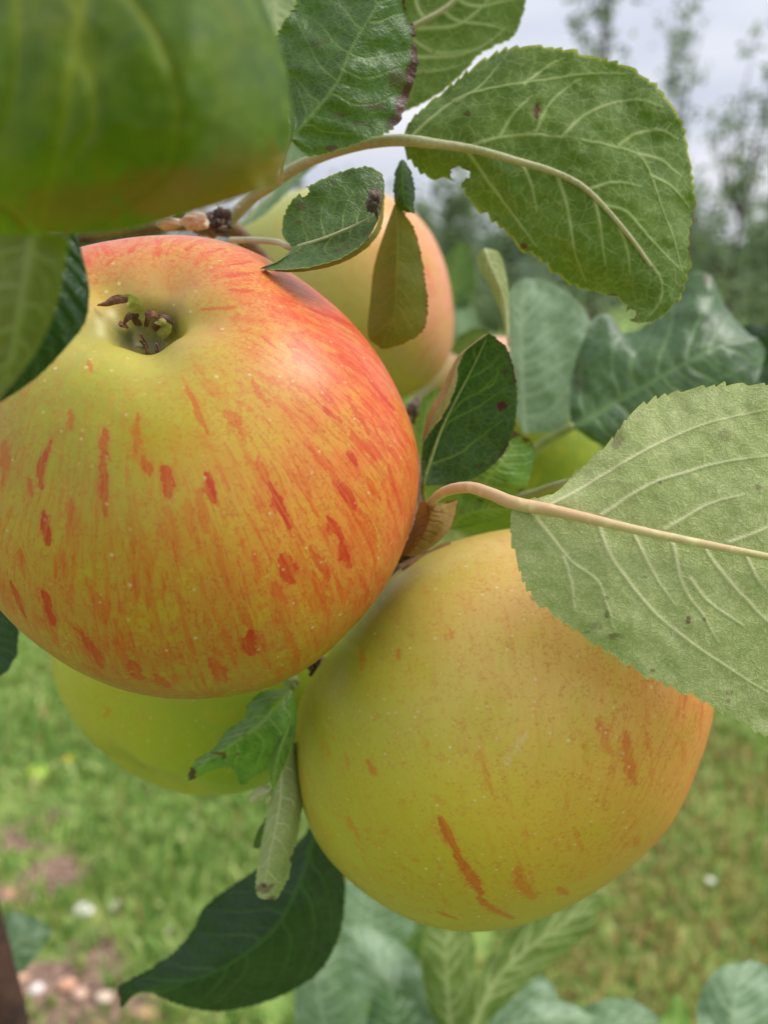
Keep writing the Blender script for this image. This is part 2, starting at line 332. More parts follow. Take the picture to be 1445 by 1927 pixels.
# ------------------------------------------------------------------ leaf builder
def leaf(label, rails, d0, mat, side='top', plane=(0, 0), mid=1, nu=70, nv=90, smooth=.35, teeth=(24, 4.), stalk=None, stalk_mat=None,
         veins=None, autov=(7, .16, .12), vw=2.6, bites=(), spots=(), edgew=.03, brown=(), wav=1.0, rimw=0, bulge=0., parent=None, group=None,
         teeth_rails=(0, -1), vh=.25, name='apple_leaf', cat='leaf', veinlets=0, pucker=.10, part='blade', seed=None, qs=0.):
    """rails: lists of (x px, y px[, offset mm away from camera]) running base to tip; lofted into one curved sheet"""
    global LEAFN
    LEAFN += 1; sd_ = LEAFN if seed is None else seed
    r_ = np.random.default_rng(sd_); K = len(rails)
    x0 = np.mean([p[0] for p in rails[mid]]); y0 = np.mean([p[1] for p in rails[mid]])
    R = []; Ls = []
    for rl in rails:
        a = np.array([[p[0], p[1], (p[2] if len(p) > 2 else 0.)] for p in rl], float)
        a[:, 2] = d0+a[:, 2]*1e-3+plane[0]*1e-3*(a[:, 0]-x0)/100+plane[1]*1e-3*(a[:, 1]-y0)/100
        s, l = spline(a, nv); R.append(s); Ls.append(l)
    R = np.array(R)                                  # K,nv,3
    u = np.linspace(0, K-1, nu); k = np.minimum(u.astype(int), K-2); f = u-k
    a = R[k]; b = R[k+1]; pm = R[np.maximum(k-1, 0)]; pn = R[np.minimum(k+2, K-1)]
    F = f[:, None, None]
    cr_ = .5*((2*a)+(-pm+b)*F+(2*pm-5*a+4*b-pn)*F**2+(-pm+3*a-3*b+pn)*F**3)
    G = (1-smooth)*(a*(1-F)+b*F)+smooth*cr_          # nu,nv,3
    G = G.transpose(1, 0, 2).copy()                  # nv,nu,3
    t = np.linspace(0, 1, nv)[:, None]*np.ones((1, nu)); S = np.where(u <= mid, (u-mid)/max(mid, 1e-6) if mid > 0 else 0, (u-mid)/max(K-1-mid, 1e-6))[None, :]*np.ones((nv, 1))
    # belly between midrib and margin, ripples
    G[..., 2] += bulge*1e-3*np.sin(np.pi*np.abs(S))*np.sin(np.pi*t)
    q = np.stack([G[..., 0]/90, G[..., 1]/90, np.full_like(t, sd_*3.1)], -1)
    G[..., 2] += wav*1e-3*(fbm(q, 3, sd_)-.5)*2.2*(.35+.65*np.abs(S))
    if pucker: G[..., 2] += pucker*1e-3*(fbm(np.stack([G[..., 0]/26, G[..., 1]/26, np.full_like(t, sd_*1.7)], -1), 2, sd_+40)-.5)*2
    if qs: # quilting between side veins
        G[..., 2] += qs*1e-3*np.sin((t-.16*np.abs(S))*autov[0]*2*np.pi)*np.sin(np.pi*np.abs(S))
    # teeth
    sp_, am = teeth
    for e, idx, nb in ((0, 0, 1), (-1, nu-1, nu-2)):
        if e not in teeth_rails or am <= 0: continue
        L = Ls[0 if e == 0 else K-1]; tt = np.linspace(0, 1, nv)*L/sp_
        tt = tt+.35*np.sin(tt*1.7+sd_)
        fr = tt-np.floor(tt); jit = .55+.9*_h(np.floor(tt).astype(np.int64), np.full(nv, 3), np.full(nv, 5), sd_+(7 if e else 0))
        h = am*jit*(np.power(fr, .8)*(1-sst(.78, 1., fr)))
        win = sst(.0, .06, np.linspace(0, 1, nv))*(1-sst(.97, 1., np.linspace(0, 1, nv))); h = h*win
        w = np.clip((np.abs(S)-.8)/.2, 0, 1)**2
        sidem = (S < 0) if e == 0 else (S > 0)
        if mid == 0 and e == 0: continue
        ed = G[:, idx]-G[:, nb]; ed2 = ed[:, :2]/(np.linalg.norm(ed[:, :2], axis=1)[:, None]+1e-6)
        G[..., :2] += (w*sidem)[..., None]*(h[:, None]*ed2)[:, None, :]
    V = P(G[..., 0], G[..., 1], G[..., 2]).reshape(-1, 3); N = len(V)
    xy = G[..., :2].reshape(-1, 2); sc = FPX/d0
    # veins
    polys = []
    def at(s, tt):
        uu = np.where(s < 0, mid+s*mid, mid+s*(K-1-mid)); fi = np.clip(uu/(K-1)*(nu-1), 0, nu-1).round().astype(int)
        ti = np.clip(tt*(nv-1), 0, nv-1).round().astype(int); return V[ti*nu+fi]
    if veins is not None:
        for vv in veins:
            s, _ = spline([(p[0], p[1]) for p in vv], 26); ids = [int(np.argmin(((xy-p)**2).sum(1))) for p in s]
            polys.append((V[ids], 1.15, .45))
    if autov:
        n, rake, cv = autov
        for k_ in range(n):
            for sg in (-1, 1):
                t0 = .03+.86*(k_+.55*r_.random()+(.2 if sg > 0 else 0))/n; cv = autov[2]*r_.uniform(.5, 1.6); rake = autov[1]*r_.uniform(.75, 1.3)
                s = np.linspace(0, .95, 24); tt = t0+rake*s+cv*s**2.2*(1-t0)+.012*np.sin(s*9+k_)
                if (sg < 0 and mid == 0) or (sg > 0 and mid == K-1): continue
                ok = tt < .99
                if ok.sum() > 4: polys.append((at(sg*s[ok], tt[ok]), 1., .3))
                # weaker vein between
                t1 = t0+.43/n; tt = t1+rake*s+cv*.6*s**2*(1-t0); ok = (tt < .99) & (s < .7)
                if ok.sum() > 4 and veins is None: polys.append((at(sg*s[ok], tt[ok]), .5, .15))
    polys.append((at(np.zeros(40), np.linspace(0, .97, 40)), 2.0, .7))
    if veinlets:
        for pts, wa, wb in list(polys):
            acc = 0; gap = r_.uniform(.5, 1)*veinlets
            for i in range(1, len(pts)-2):
                acc += np.linalg.norm(pts[i]-pts[i-1])*sc
                if acc < gap: continue
                acc = 0; gap = veinlets*r_.uniform(.6, 1.4)
                dr = (pts[i+1]-pts[i-1]); dr = dr/np.linalg.norm(dr); nn_ = np.cross(dr, FWD)
                for sg in (-1, 1):
                    if r_.random() < .15: continue
                    ln = r_.uniform(.9, 2.4)*veinlets/sc; an = r_.uniform(.15, .6); s_ = np.linspace(0, 1, 12)[:, None]
                    wob = np.cumsum(r_.normal(0, .05, (12, 1)), 0)
                    c_ = pts[i]+ln*(s_*(sg*nn_*math.cos(an)+dr*math.sin(an))+wob*dr); polys.append((c_, .36, .2))
    vein = np.zeros(N)
    for pts, wa, wb in polys:
        if len(pts) > 8: pts = np.vstack([pts[:1], (pts[:-2]+2*pts[1:-1]+pts[2:])/4, pts[-1:]])
        n = len(pts); mg = 4*vw*wa/sc; sub = np.nonzero(((V > pts.min(0)-mg) & (V < pts.max(0)+mg)).all(1))[0]; VS = V[sub]
        for i in range(n-1):
            A, B = pts[i], pts[i+1]; ab = B-A; l2 = (ab@ab)+1e-14
            w = vw*(wa+(wb-wa)*i/(n-1))
            near = sub[np.nonzero((np.abs(VS-(A+B)/2).max(1)) < (math.sqrt(l2)+3*w/sc))[0]]
            if len(near) == 0: continue
            tt = np.clip(((V[near]-A)@ab)/l2, 0, 1); dd = np.linalg.norm(V[near]-A-tt[:, None]*ab, axis=1)*sc
            vein[near] = np.maximum(vein[near], np.exp(-(dd/w)**2)*min(1., .35+.65*wa)*(1-.45*(i/(n-1))**2.5))
    # marks
    keep = np.ones(N, bool); spot = np.zeros(N)
    nz_ = fbm(np.c_[xy/9., np.full(N, sd_)], 2, 11)-.5
    for bx, by, br in bites:
        dd = np.hypot(xy[:, 0]-bx, xy[:, 1]-by)+nz_*br*.9; keep &= dd > br; spot = np.maximum(spot, .85*(1-sst(br, br+4, dd)))
    for s_ in spots:
        bx, by, ra, rb, st = s_; dd = np.hypot((xy[:, 0]-bx)/ra, (xy[:, 1]-by)/rb)+nz_*1.3; spot = np.maximum(spot, st*(1-sst(.75, 1.1, dd)))
    aS = np.abs(S).ravel(); tf = t.ravel(); Sf = S.ravel()
    for sg, ta, tb, wd in brown:
        nn = fbm(np.c_[xy/22., np.full(N, sd_+.5)], 2, 5); e_ = sst(1-wd*(.3+1.5*nn), 1-wd*(.1+1.*nn), aS)*(Sf*sg > 0)*sst(ta-.02, ta+.02, tf)*(1-sst(tb-.02, tb+.02, tf))
        spot = np.maximum(spot, e_*.95)
    edge = sst(1-edgew, 1-edgew*.3, aS)*(1 if edgew > 0 else 0)
    rim = sst(1-rimw*1.2, 1-rimw*.6, aS) if rimw > 0 else np.zeros(N)
    toward = (CAM-V); toward /= np.linalg.norm(toward, axis=1)[:, None]
    V = V+toward*((1 if side == 'under' else -1)*vh*1e-3*np.minimum(vein, 1)*vw/3)[:, None]
    # quads oriented so that the side the camera sees is `side`
    Fc = gridfaces(nv, nu, keep)
    c0, c1, c3 = V[Fc[:, 0]], V[Fc[:, 1]], V[Fc[:, 3]]; nr = np.cross(c1-c0, c3-c0); fac = (nr*(CAM-c0)).sum()
    if (fac > 0) != (side == 'top'): Fc = Fc[:, ::-1].copy()
    msk = np.stack([vein, spot, np.broadcast_to(edge, N), rim], 1)
    own = parent is None
    if own:
        o = stalk[0] if stalk else rails[mid][0]
        p0 = P(o[0], o[1], (o[2] if stalk else d0)); parent = thing(name, p0)
        props(parent, label, cat, group or 'leaves around the apples')
    mesh(part, V, Fc, mat, parent, attrs={'msk': msk}, uv=np.stack([Sf*.5+.5, tf], 1))
    if stalk: tube('stalk', stalk, stalk_mat or M_stalk, parent, rough=.07)
    return parent
LEAFN = 0

# ------------------------------------------------------------------ apple builder
def apple(label, cx, cy, d, R, axis, sil, cols, stripes, mat, nth, nph, nrand=120, flat=.87, group='apples in the cluster', seed=1, redpts=None, cal_depth=.20, calw=.30, hole=.10, stem_len=.5, rmap=None, name='apple'):
    """axis: direction (right, up, toward camera) of the calyx end. sil: outline radius (px) by angle, fitted by gently lobing the fruit"""
    C = P(cx, cy, d); r_ = np.random.default_rng(seed)
    ax = np.array(axis, float); ax /= np.linalg.norm(ax)
    e3 = ax; tmp = np.array([0., 1, 0]) if abs(ax[1]) < .8 else np.array([1., 0, 0]); e1 = np.cross(tmp, e3); e1 /= np.linalg.norm(e1); e2 = np.cross(e3, e1)
    th = np.linspace(0.0, math.pi, nth)[:, None]; ph = np.linspace(0, 2*math.pi, nph, endpoint=False)[None, :]
    rho = R*np.sin(th)*(1-.05*np.cos(th))+0*ph; z = R*flat*np.cos(th)+0*ph                     # th=0 calyx
    rho = rho*(1+.012*np.cos(5*ph+.4)+.015*np.cos(2*ph+seed)+.010*np.cos(3*ph+2*seed))
    dc = cal_depth*R*np.exp(-(rho/(calw*R))**2)+hole*R*np.exp(-(rho/(.11*R))**4); z = z-np.where(np.cos(th) > 0, 1, 0)*dc*(1+.18*np.cos(5*ph)*sst(.02*R, .3*R, rho))
    z = z+np.where(np.cos(th) < 0, 1, 0)*.36*R*np.exp(-(rho/(.27*R))**2)
    x = rho*np.cos(ph); y = rho*np.sin(ph)
    L = x[..., None]*e1+y[..., None]*e2+z[..., None]*e3       # in view frame (right, up, toward)
    L = L.reshape(-1, 3)
    L *= (1+.02*(fbm(L/R*1.3+seed*7, 2, seed)-.5)*2)[:, None]
    ray = (C-CAM)/np.linalg.norm(C-CAM); rr_ = np.cross(ray, UP); rr_ /= np.linalg.norm(rr_); uu_ = np.cross(rr_, ray)
    def world(Lv): return C+Lv[:, :1]*rr_+Lv[:, 1:2]*uu_-Lv[:, 2:3]*ray
    if sil is not None:
        sx = np.array([p[0] for p in sil], float)-cx; sy = -(np.array([p[1] for p in sil], float)-cy)
        sa = np.arctan2(sy, sx); sr = np.hypot(sx, sy); o_ = np.argsort(sa); sa, sr = sa[o_], sr[o_]
        sa3 = np.r_[sa-2*math.pi, sa, sa+2*math.pi]; sr3 = np.r_[sr, sr, sr]
        bins = np.linspace(-math.pi, math.pi, 73)
        for it in range(5):
            px, py, _ = PX(world(L)); a = np.arctan2(-(py-cy), px-cx); r = np.hypot(px-cx, py-cy)
            bi = np.clip(np.digitize(a, bins)-1, 0, 71); mx = np.zeros(72); np.maximum.at(mx, bi, r)
            bc = (bins[:-1]+bins[1:])/2; tgt = np.interp(bc, sa3, sr3); kk = tgt/mx
            kk = sum(np.roll(kk, s)*w for s, w in ((-3, .08), (-2, .12), (-1, .18), (0, .24), (1, .18), (2, .12), (3, .08)))
            av = np.arctan2(L[:, 1], L[:, 0]); kv = np.interp(av, np.r_[bc-2*math.pi, bc, bc+2*math.pi], np.r_[kk, kk, kk])
            rad = np.hypot(L[:, 0], L[:, 1])/R; wgt = sst(0., .45, rad)
            L[:, :2] *= (1+(kv-1)*wgt+(kk.mean()-1)*(1-wgt))[:, None]
    V = world(L); N = len(V)
    F = gridfaces(nth, nph, wrap=True)
    Vg = V.reshape(nth, nph, 3); dv = np.gradient(Vg, axis=0); du = np.roll(Vg, -1, 1)-np.roll(Vg, 1, 1)
    nr = np.cross(dv, du).reshape(-1, 3); nr *= np.sign((nr*(V-C)).sum(1).mean()); nl = np.linalg.norm(nr, axis=1)+1e-15; nr /= nl[:, None]
    face = (nr*(CAM-V)).sum(1) > 0
    px, py, _ = PX(V); fi = np.nonzero(face)[0]
    def hit(x, y): return fi[np.argmin((px[fi]-x)**2+(py[fi]-y)**2)]
    # base colour: soft blend of colour samples on the skin
    num = np.zeros((N, 4)); den = np.zeros(N)+1e-9; sg = .27*R
    for c in cols:
        x_, y_, rgb, red = c; p = V[hit(x_, y_)]; w = np.exp(-((V-p)**2).sum(1)/(2*sg**2))+1e-5
        num += w[:, None]*np.r_[lin(rgb), red]; den += w
    col = num/den[:, None]
    # stripes
    q = (V-C)/R
    ragged = fbm(q*26, 3, seed)-.5; fine = fbm(q*70, 2, seed+3)
    thv = (th+0*ph).ravel(); phv = (ph+0*th).ravel()
    strong = np.zeros(N); sc = FPX/d; V32 = V.astype(np.float32); stg = np.zeros(N)
    def paint(pts, w, st):
        m = w/sc; sub = np.nonzero((np.abs(V32-pts.mean(0).astype(np.float32)) < (np.abs(pts-pts.mean(0)).max(0)+3*m).astype(np.float32)).all(1))[0]; VS = V[sub]
        for i in range(len(pts)-1):
            A, B = pts[i], pts[i+1]; ab = B-A; l2 = ab@ab+1e-14
            near = sub[np.nonzero(np.abs(VS-(A+B)/2).max(1) < math.sqrt(l2)/1.+3*m)[0]]
            if not len(near): continue
            tt = np.clip(((V[near]-A)@ab)/l2, 0, 1); dd = np.linalg.norm(V[near]-A-tt[:, None]*ab, axis=1)/m
            dd = dd+ragged[near]*1.1
            tq = (i+tt)/(len(pts)-1); dd = dd/(.35+.65*np.sin(np.pi*np.clip(tq, .04, .96))**.6)
            sh = np.clip(1.15-.6*dd, 0, 1); up = sh*(.4+.6*st) > strong[near]*(.4+.6*stg[near]); ix = near[up]
            strong[ix] = sh[up]; stg[ix] = st
    for s in stripes:
        if len(s) == 4:
            (pa, pb), w, st, cc_ = s; A, B = V[hit(*pa)], V[hit(*pb)]; ab = B-A; tt = np.clip(((V-A)@ab)/(ab@ab), 0, 1)
            dd = np.linalg.norm(V-A-tt[:, None]*ab, axis=1)*sc/w+fine*1.6-.8+ragged; k = ((1-sst(.5, 1, dd))*st)[:, None]; col[:, :3] = col[:, :3]*(1-k)+lin(cc_)*k; continue
        pts, w, st = s; sp_, _ = spline(pts, max(6, 3*len(pts))); paint(V[[hit(a, b) for a, b in sp_]], w, st)
    Vg_idx = lambda i, j: int(np.clip(i, 2, nth-3))*nph+int(j) % nph
    for k in range(nrand):
        i0 = r_.uniform(.10, .93)*nth; j0 = r_.random()*nph; ln = r_.uniform(.015, .075)*nth; dr = r_.normal(0, .003)*nph
        w = r_.choice([2.2, 3.5, 5.5, 8], p=[.45, .3, .17, .08]); c0 = Vg_idx(i0, j0); 
        st = r_.uniform(.2, .75)*col[c0, 3]
        if st < .06: continue
        paint(V[[Vg_idx(i0+ln*a, j0+dr*a) for a in np.linspace(0, 1, 5)]], w, st)
    # russet/green in the cavities
    gz = np.exp(-(thv/.22)**2)[:, None]*float(hole > 0); col[:, :3] = col[:, :3]*(1-gz*.75)+lin((150, 156, 84))*gz*.75
    gz = (1-sst(.09, .15, thv))[:, None]*float(hole > 0); col[:, :3] = col[:, :3]*(1-gz*.85)+lin((92, 94, 54))*gz*.85; col[:, 3] *= 1-np.exp(-(thv/.25)**2)
    gz = np.exp(-((math.pi-thv)/.22)**2)[:, None]; col[:, :3] = col[:, :3]*(1-gz*.7)+lin((126, 136, 40))*gz*.7
    axi = np.stack([np.cos(phv)*np.minimum(1, np.sin(thv)*1.6), np.sin(phv)*np.minimum(1, np.sin(thv)*1.6), thv, np.ones(N)], 1)
    o = mesh(name, V, F, mat, origin=C, attrs={'col': col, 'axi': axi, 'str': np.stack([strong, stg, 0*stg, 0*stg+1], 1)})
    me = o.data
    # make the normals point outward
    f0 = F[len(F)//2]; nn = np.cross(V[f0[1]]-V[f0[0]], V[f0[3]]-V[f0[0]])
    if nn@(V[f0[0]]-C) < 0: me.flip_normals()
    props(o, label, 'apple', group)
    # stem
    wv = lambda l: C+l[0]*rr_+l[1]*uu_-l[2]*ray
    sb = V[(nth-1)*nph]; ad = e3[0]*rr_+e3[1]*uu_-e3[2]*ray
    bend = e1[0]*rr_+e1[1]*uu_-e1[2]*ray
    tt = np.linspace(0, 1, 14)[:, None]; c = sb+ad*(.03*R)-ad*tt*R*stem_len+bend*(tt**2)*.12*R
    v, f = tubev(c, (.0014+.0008*np.abs(np.linspace(-1, 1, 14))**3)*R/.045, 10, seed, .1); mesh('stem', v, f, M_bark, o)
    return o, dict(V=V, C=C, R=R, ad=ad, top=V[0], frame=(wv(e1)-C, wv(e2)-C, ad), hit=lambda x, y: V[hit(x, y)])
# ================================================================== setting: ground, far land
def ground_sheet():
    a = np.sinh(np.linspace(-1, 1, 221)*7.2)/np.sinh(7.2); gx = a*1500
    b = np.concatenate([-np.geomspace(1500, .5, 30), np.geomspace(.5, 1500, 240)]); gy = b
    X, Y = np.meshgrid(gx, gy); v = np.stack([X, Y, 0*X], -1).reshape(-1, 3)
    v[:, 2] = (fbm(v*.9, 3, 2)-.5)*.10*np.exp(-np.hypot(v[:, 0], v[:, 1])/60)
    o = mesh('ground', v, gridfaces(len(gy), len(gx)), M_ground, origin=(0, 0, 0), attrs={'dirt': np.stack([dirt(v)]*4, 1)})
    o['kind'] = 'structure'
dirt_spots = [(20, 1590, .10, .9), (90, 1640, .09, .8), (180, 1800, .13, .8), (60, 1860, .14, .95), (110, 1910, .12, .9), (270, 1890, .10, .7), (150, 1540, .09, .5), (60, 1545, .10, .7),
              (1380, 1760, .14, .3), (1290, 1600, .2, .25), (420, 1740, .12, .3), (10, 1700, .12, .7), (110, 1660, .07, .8)]
def dirt(v):
    r = 0
    for x, y, s, w in dirt_spots:
        g = ground(x, y); r = np.maximum(r, w*np.exp(-((v[:, 0]-g[0])**2+(v[:, 1]-g[1])**2)/(s*s)))
    return np.clip(r+1.3*(fbm(v*9+3, 3, 9)-.55)*(r > .04), 0, 1)
m = NT('grass_ground'); oc = m.obj(); at_ = m.n('Attribute', attribute_name='dirt')
g1 = m.noise(oc, 2.2, 5, .65); g2 = m.noise(oc, 16, 5, .7); g3 = m.noise(oc, 60, 4, .7)
gc = m.mix(m.rng(g2, .35, .65), L4((100, 134, 56)), L4((138, 164, 80))); gc = m.mix(m.math('MULTIPLY', m.rng(g1, .48, .62), .6), gc, L4((132, 134, 62)))
gc = m.mix(m.math('MULTIPLY', m.rng(g3, .5, .75), .5), gc, L4((160, 150, 90)))
dc_ = m.mix(m.rng(g3, .35, .65), L4((92, 70, 56)), L4((168, 136, 116)))
gc = m.mix(m.rng(m.math('ADD', at_.outputs['Fac'], m.math('MULTIPLY', m.math('SUBTRACT', g2, .5), 1.2)), .35, .6), gc, dc_)
b = m.bsdf(Base_Color=gc, Roughness=.9, Normal=m.bump(g3, .6, .02)); m.t.links.new(b.outputs[0], m.out.inputs[0]); M_ground = m.m
ground_sheet()

def vc_mat(name, trans=.25, rough=.6):
    m = NT(name); c = m.n('Attribute', attribute_name='col').outputs['Color']; c2 = m.mix(m.math('MULTIPLY', m.noise(m.obj(), 40, 2), .3), c, L4((40, 60, 20)))
    b = m.bsdf(Base_Color=c2, Roughness=rough); tr = m.n('BsdfTranslucent'); m.set(tr, 'Color', c); mx = m.n('MixShader'); m.set(mx, 0, trans)
    m.t.links.new(b.outputs[0], mx.inputs[1]); m.t.links.new(tr.outputs[0], mx.inputs[2]); m.t.links.new(mx.outputs[0], m.out.inputs[0]); return m.m
M_blades = vc_mat('grass_blades'); M_foliage = vc_mat('tree_foliage', .3)
def grass():
    n = 130000; y = .9+9*rng.random(n)**1.7; x = (rng.random(n)-.5)*(1.0*y+1.2)
    p = np.stack([x, y, 0*x], 1); tuft = fbm(p*5, 3, 4); keep = (rng.random(n) > dirt(p)*1.2) & (tuft > .22); p = p[keep]; tuft = tuft[keep]; n = len(p)
    p[:, 2] = (fbm(p*.9, 3, 2)-.5)*.10*np.exp(-np.hypot(p[:, 0], p[:, 1])/60)
    h = (.012+.035*rng.random(n))*(.5+tuft)*(.8+.12*p[:, 1]); a = rng.random(n)*6.28; w = (.0022+.003*rng.random(n))*(.7+.3*p[:, 1]); la = rng.random(n)*6.28; ln = h*rng.random(n)*1.1
    wx = np.stack([np.cos(a)*w, np.sin(a)*w, 0*a], 1); mid = p+np.stack([np.cos(la)*ln*.35, np.sin(la)*ln*.35, h*.65], 1); tip = p+np.stack([np.cos(la)*ln, np.sin(la)*ln, h*.95], 1)
    V = np.stack([p-wx, p+wx, mid+wx*.8, mid-wx*.8, tip], 1).reshape(-1, 3); i = np.arange(n)*5
    F = np.concatenate([np.stack([i, i+1, i+2], 1), np.stack([i, i+2, i+3], 1), np.stack([i+3, i+2, i+4], 1)])
    pal = lin([(134, 172, 76), (164, 192, 94), (196, 208, 128), (116, 156, 66), (206, 192, 122), (182, 158, 96)])
    k = np.clip(fbm(p*1.6+9, 3, 8), 0, 1); dry = sst(.60, .74, k+.08*(p[:, 0] > .3)); idx = rng.integers(0, 4, n); idx = np.where(rng.random(n) < dry*.55+.04, 4+rng.integers(0, 2, n), idx)
    c = pal[idx]*(.8+.4*rng.random(n))[:, None]; C4 = np.repeat(np.c_[c, np.ones(n)], 5, 0)
    o = mesh('grass', V, F, M_blades, origin=(0, 3, 0), attrs={'col': C4}); props(o, 'short green and yellowing grass under the apple tree', 'grass', kind='stuff')
grass()
def stone(x, y, s, c, label, seed):
    g = ground(x, y); th = np.linspace(0, math.pi, 14)[:, None]; ph = np.linspace(0, 2*math.pi, 20, endpoint=False)[None]
    v = np.stack([np.sin(th)*np.cos(ph), np.sin(th)*np.sin(ph), .62*np.cos(th)+0*ph], -1).reshape(-1, 3); v = v*(1+.7*(fbm(v*1.6+seed, 2, seed)-.5))[:, None]*s+g+[0, 0, s*.35]
    o = mesh('stone', v, gridfaces(14, 20, wrap=True), stem_mat('stone_%d' % seed, c, tuple(min(255, q*1.1) for q in c), tuple(q*.75 for q in c), 40, .9), origin=g)
    props(o, label, 'stone', 'stones lying in the grass')
stones = [(158, 1720, .021, (232, 224, 214), 'whitish round stone left of the other white one on the bare lower left soil'),
 (215, 1712, .018, (224, 214, 196), 'cream stone just right of the whitish round stone'),
 (10, 1580, .024, (214, 180, 156), 'pinkish stone at the left edge, highest on the bare soil'),
 (45, 1575, .02, (206, 190, 164), 'pale stone just right of the pinkish stone at the left edge'),
 (65, 1700, .017, (206, 176, 156), 'pinkish pale stone left of the whitish round stone'),
 (20, 1690, .018, (190, 140, 110), 'terracotta brown stone above the blurred bluish leaf at the left edge'),
 (128, 1860, .019, (196, 148, 118), 'brownish pink stone below the white stones'),
 (70, 1865, .014, (228, 214, 206), 'small whitish stone next to the dark stem in the lower left corner'),
 (198, 1882, .016, (216, 190, 168), 'pale peach stone left of the tip of the dark hanging leaf'),
 (275, 1915, .02, (190, 150, 110), 'tan stone at the bottom edge under the dark hanging leaf'),
 (150, 1875, .014, (206, 170, 146), 'small tan stone between the brownish pink one and the peach one'),
 (45, 1845, .012, (200, 160, 130), 'smallest pinkish stone beside the dark stem'),
 (322, 1755, .011, (190, 184, 150), 'small greyish stone in grass right of the cream stone'),
 (1335, 1660, .010, (226, 222, 204), 'tiny white stone in the grass on the right')]
for i, (x, y, s, c, lb) in enumerate(stones): stone(x, y, s, c, lb, 20+i)
def flower(x, y, r, label, seed):
    g = ground(x, y); t = thing('yellow_flower', g); props(t, label, 'flower', 'yellow flowers in the grass')
    c = g+np.linspace(0, 1, 8)[:, None]*np.array([.01, .0, .05]); v, f = tubev(c, .0015, 6, seed); mesh('stem', v, f, M_stalkgreen, t)
    V = []; F = []; top = c[-1]
    for k in range(16):
        a = k*.3927*1.0+(.2 if k % 2 else 0); tl = .35 if k % 2 else .9; d1 = np.array([math.cos(a), math.sin(a), 0]); s1 = np.array([-math.sin(a), math.cos(a), 0])
        b0 = len(V); V += [top, top+d1*r*.55+s1*r*.17+[0, 0, r*.25*tl], top+d1*r+[0, 0, r*.3*tl], top+d1*r*.55-s1*r*.17+[0, 0, r*.25*tl]]; F.append([b0, b0+1, b0+2, b0+3])
    mesh('petals', np.array(V), F, M_yellow, t)
m = NT('yellow_petal'); b = m.bsdf(Base_Color=m.mix(m.noise(m.obj(), 200), L4((220, 190, 20)), L4((240, 214, 50))), Roughness=.6); m.t.links.new(b.outputs[0], m.out.inputs[0]); M_yellow = m.m
flower(130, 1460, .02, 'blurred yellow flower beside the fallen green apple', 3); flower(232, 1470, .018, 'blurred yellow flower under the green apple, right of the other flower', 4)

# ------------------------------------------------------------------ background trees
def foliage_cloud(cent, rad, n, s, pal, seed):
    r = np.random.default_rng(seed); k = r.integers(0, len(cent), n); p = cent[k]+r.normal(0, 1, (n, 3))*rad[k][:, None]*.55
    a = r.normal(0, 1, (n, 3)); a /= np.linalg.norm(a, axis=1)[:, None]; b = np.cross(a, r.normal(0, 1, (n, 3))); b /= np.linalg.norm(b, axis=1)[:, None]
    l = s*(.7+.6*r.random(n))[:, None]; V = np.stack([p-a*l, p-b*l*.5, p+a*l, p+b*l*.5], 1).reshape(-1, 3); F = np.arange(n*4).reshape(n, 4)
    c = lin(pal)[r.integers(0, len(pal), n)]*(.75+.5*r.random(n))[:, None]; clump = (.8+.4*vnoise(p*2.2, seed))[:, None]; c = c*clump
    return V, F, np.repeat(np.c_[c, np.ones(n)], 4, 0)
def orchard_tree(base, H, spread, label, seed, leaves=2600, shoots=6, ls=.032, pal=None, lean=0.):
    r = np.random.default_rng(seed); base = np.array(base, float); t = thing('orchard_tree', base); props(t, label, 'tree', 'trees of the orchard behind')
    pal = pal or [(116, 138, 94), (134, 154, 108), (96, 118, 82), (152, 168, 124)]
    vs, fs = [], []; o = 0; cent = []; rad = []
    def limb(a, b, r0, r1, bend):
        nonlocal o
        s = np.linspace(0, 1, 9)[:, None]; c = a+(b-a)*s+bend*np.sin(s*math.pi); v, f = tubev(c, r0+(r1-r0)*s[:, 0], 7, seed, .1); vs.append(v); fs.extend([[q+o for q in k] for k in f]); o += len(v); return c
    top = base+[lean, 0, H*.62]; tr = limb(base, top, .035, .012, r.normal(0, .05, 3)*[1, 1, 0])
    for k in range(shoots*3):
        z = r.uniform(.2, 1); a = tr[int(z*8)]; ang = r.random()*6.28; low = k >= shoots
        if not low: b = top+[math.cos(ang)*spread*.8*r.random(), math.sin(ang)*spread*.8*r.random(), H*.38*r.uniform(.45, 1)]; a = tr[7]
        else: L = spread*r.uniform(.55, 1)*(1.15-.5*z); b = a+[math.cos(ang)*L, math.sin(ang)*L, L*r.uniform(.2, .9)]
        c = limb(a, b, .012, .003, r.normal(0, .06, 3))
        for q in range(2, 9, 1):
            if r.random() < .75: cent.append(c[q]+r.normal(0, .05, 3)); rad.append((.15 if not low else .2)*r.uniform(.5, 1.5))
    mesh('trunk', np.vstack(vs), fs, M_darkbark, t)
    V, F, C = foliage_cloud(np.array(cent), np.array(rad), leaves, ls, pal, seed); mesh('crown', V, F, M_foliage, t, attrs={'col': C}, smooth=False)
    return t
def base_at(x, dist):
    p = P(x, 520, 1.0)-CAM; p = p/p[1]*dist; return (p[0], dist, 0)
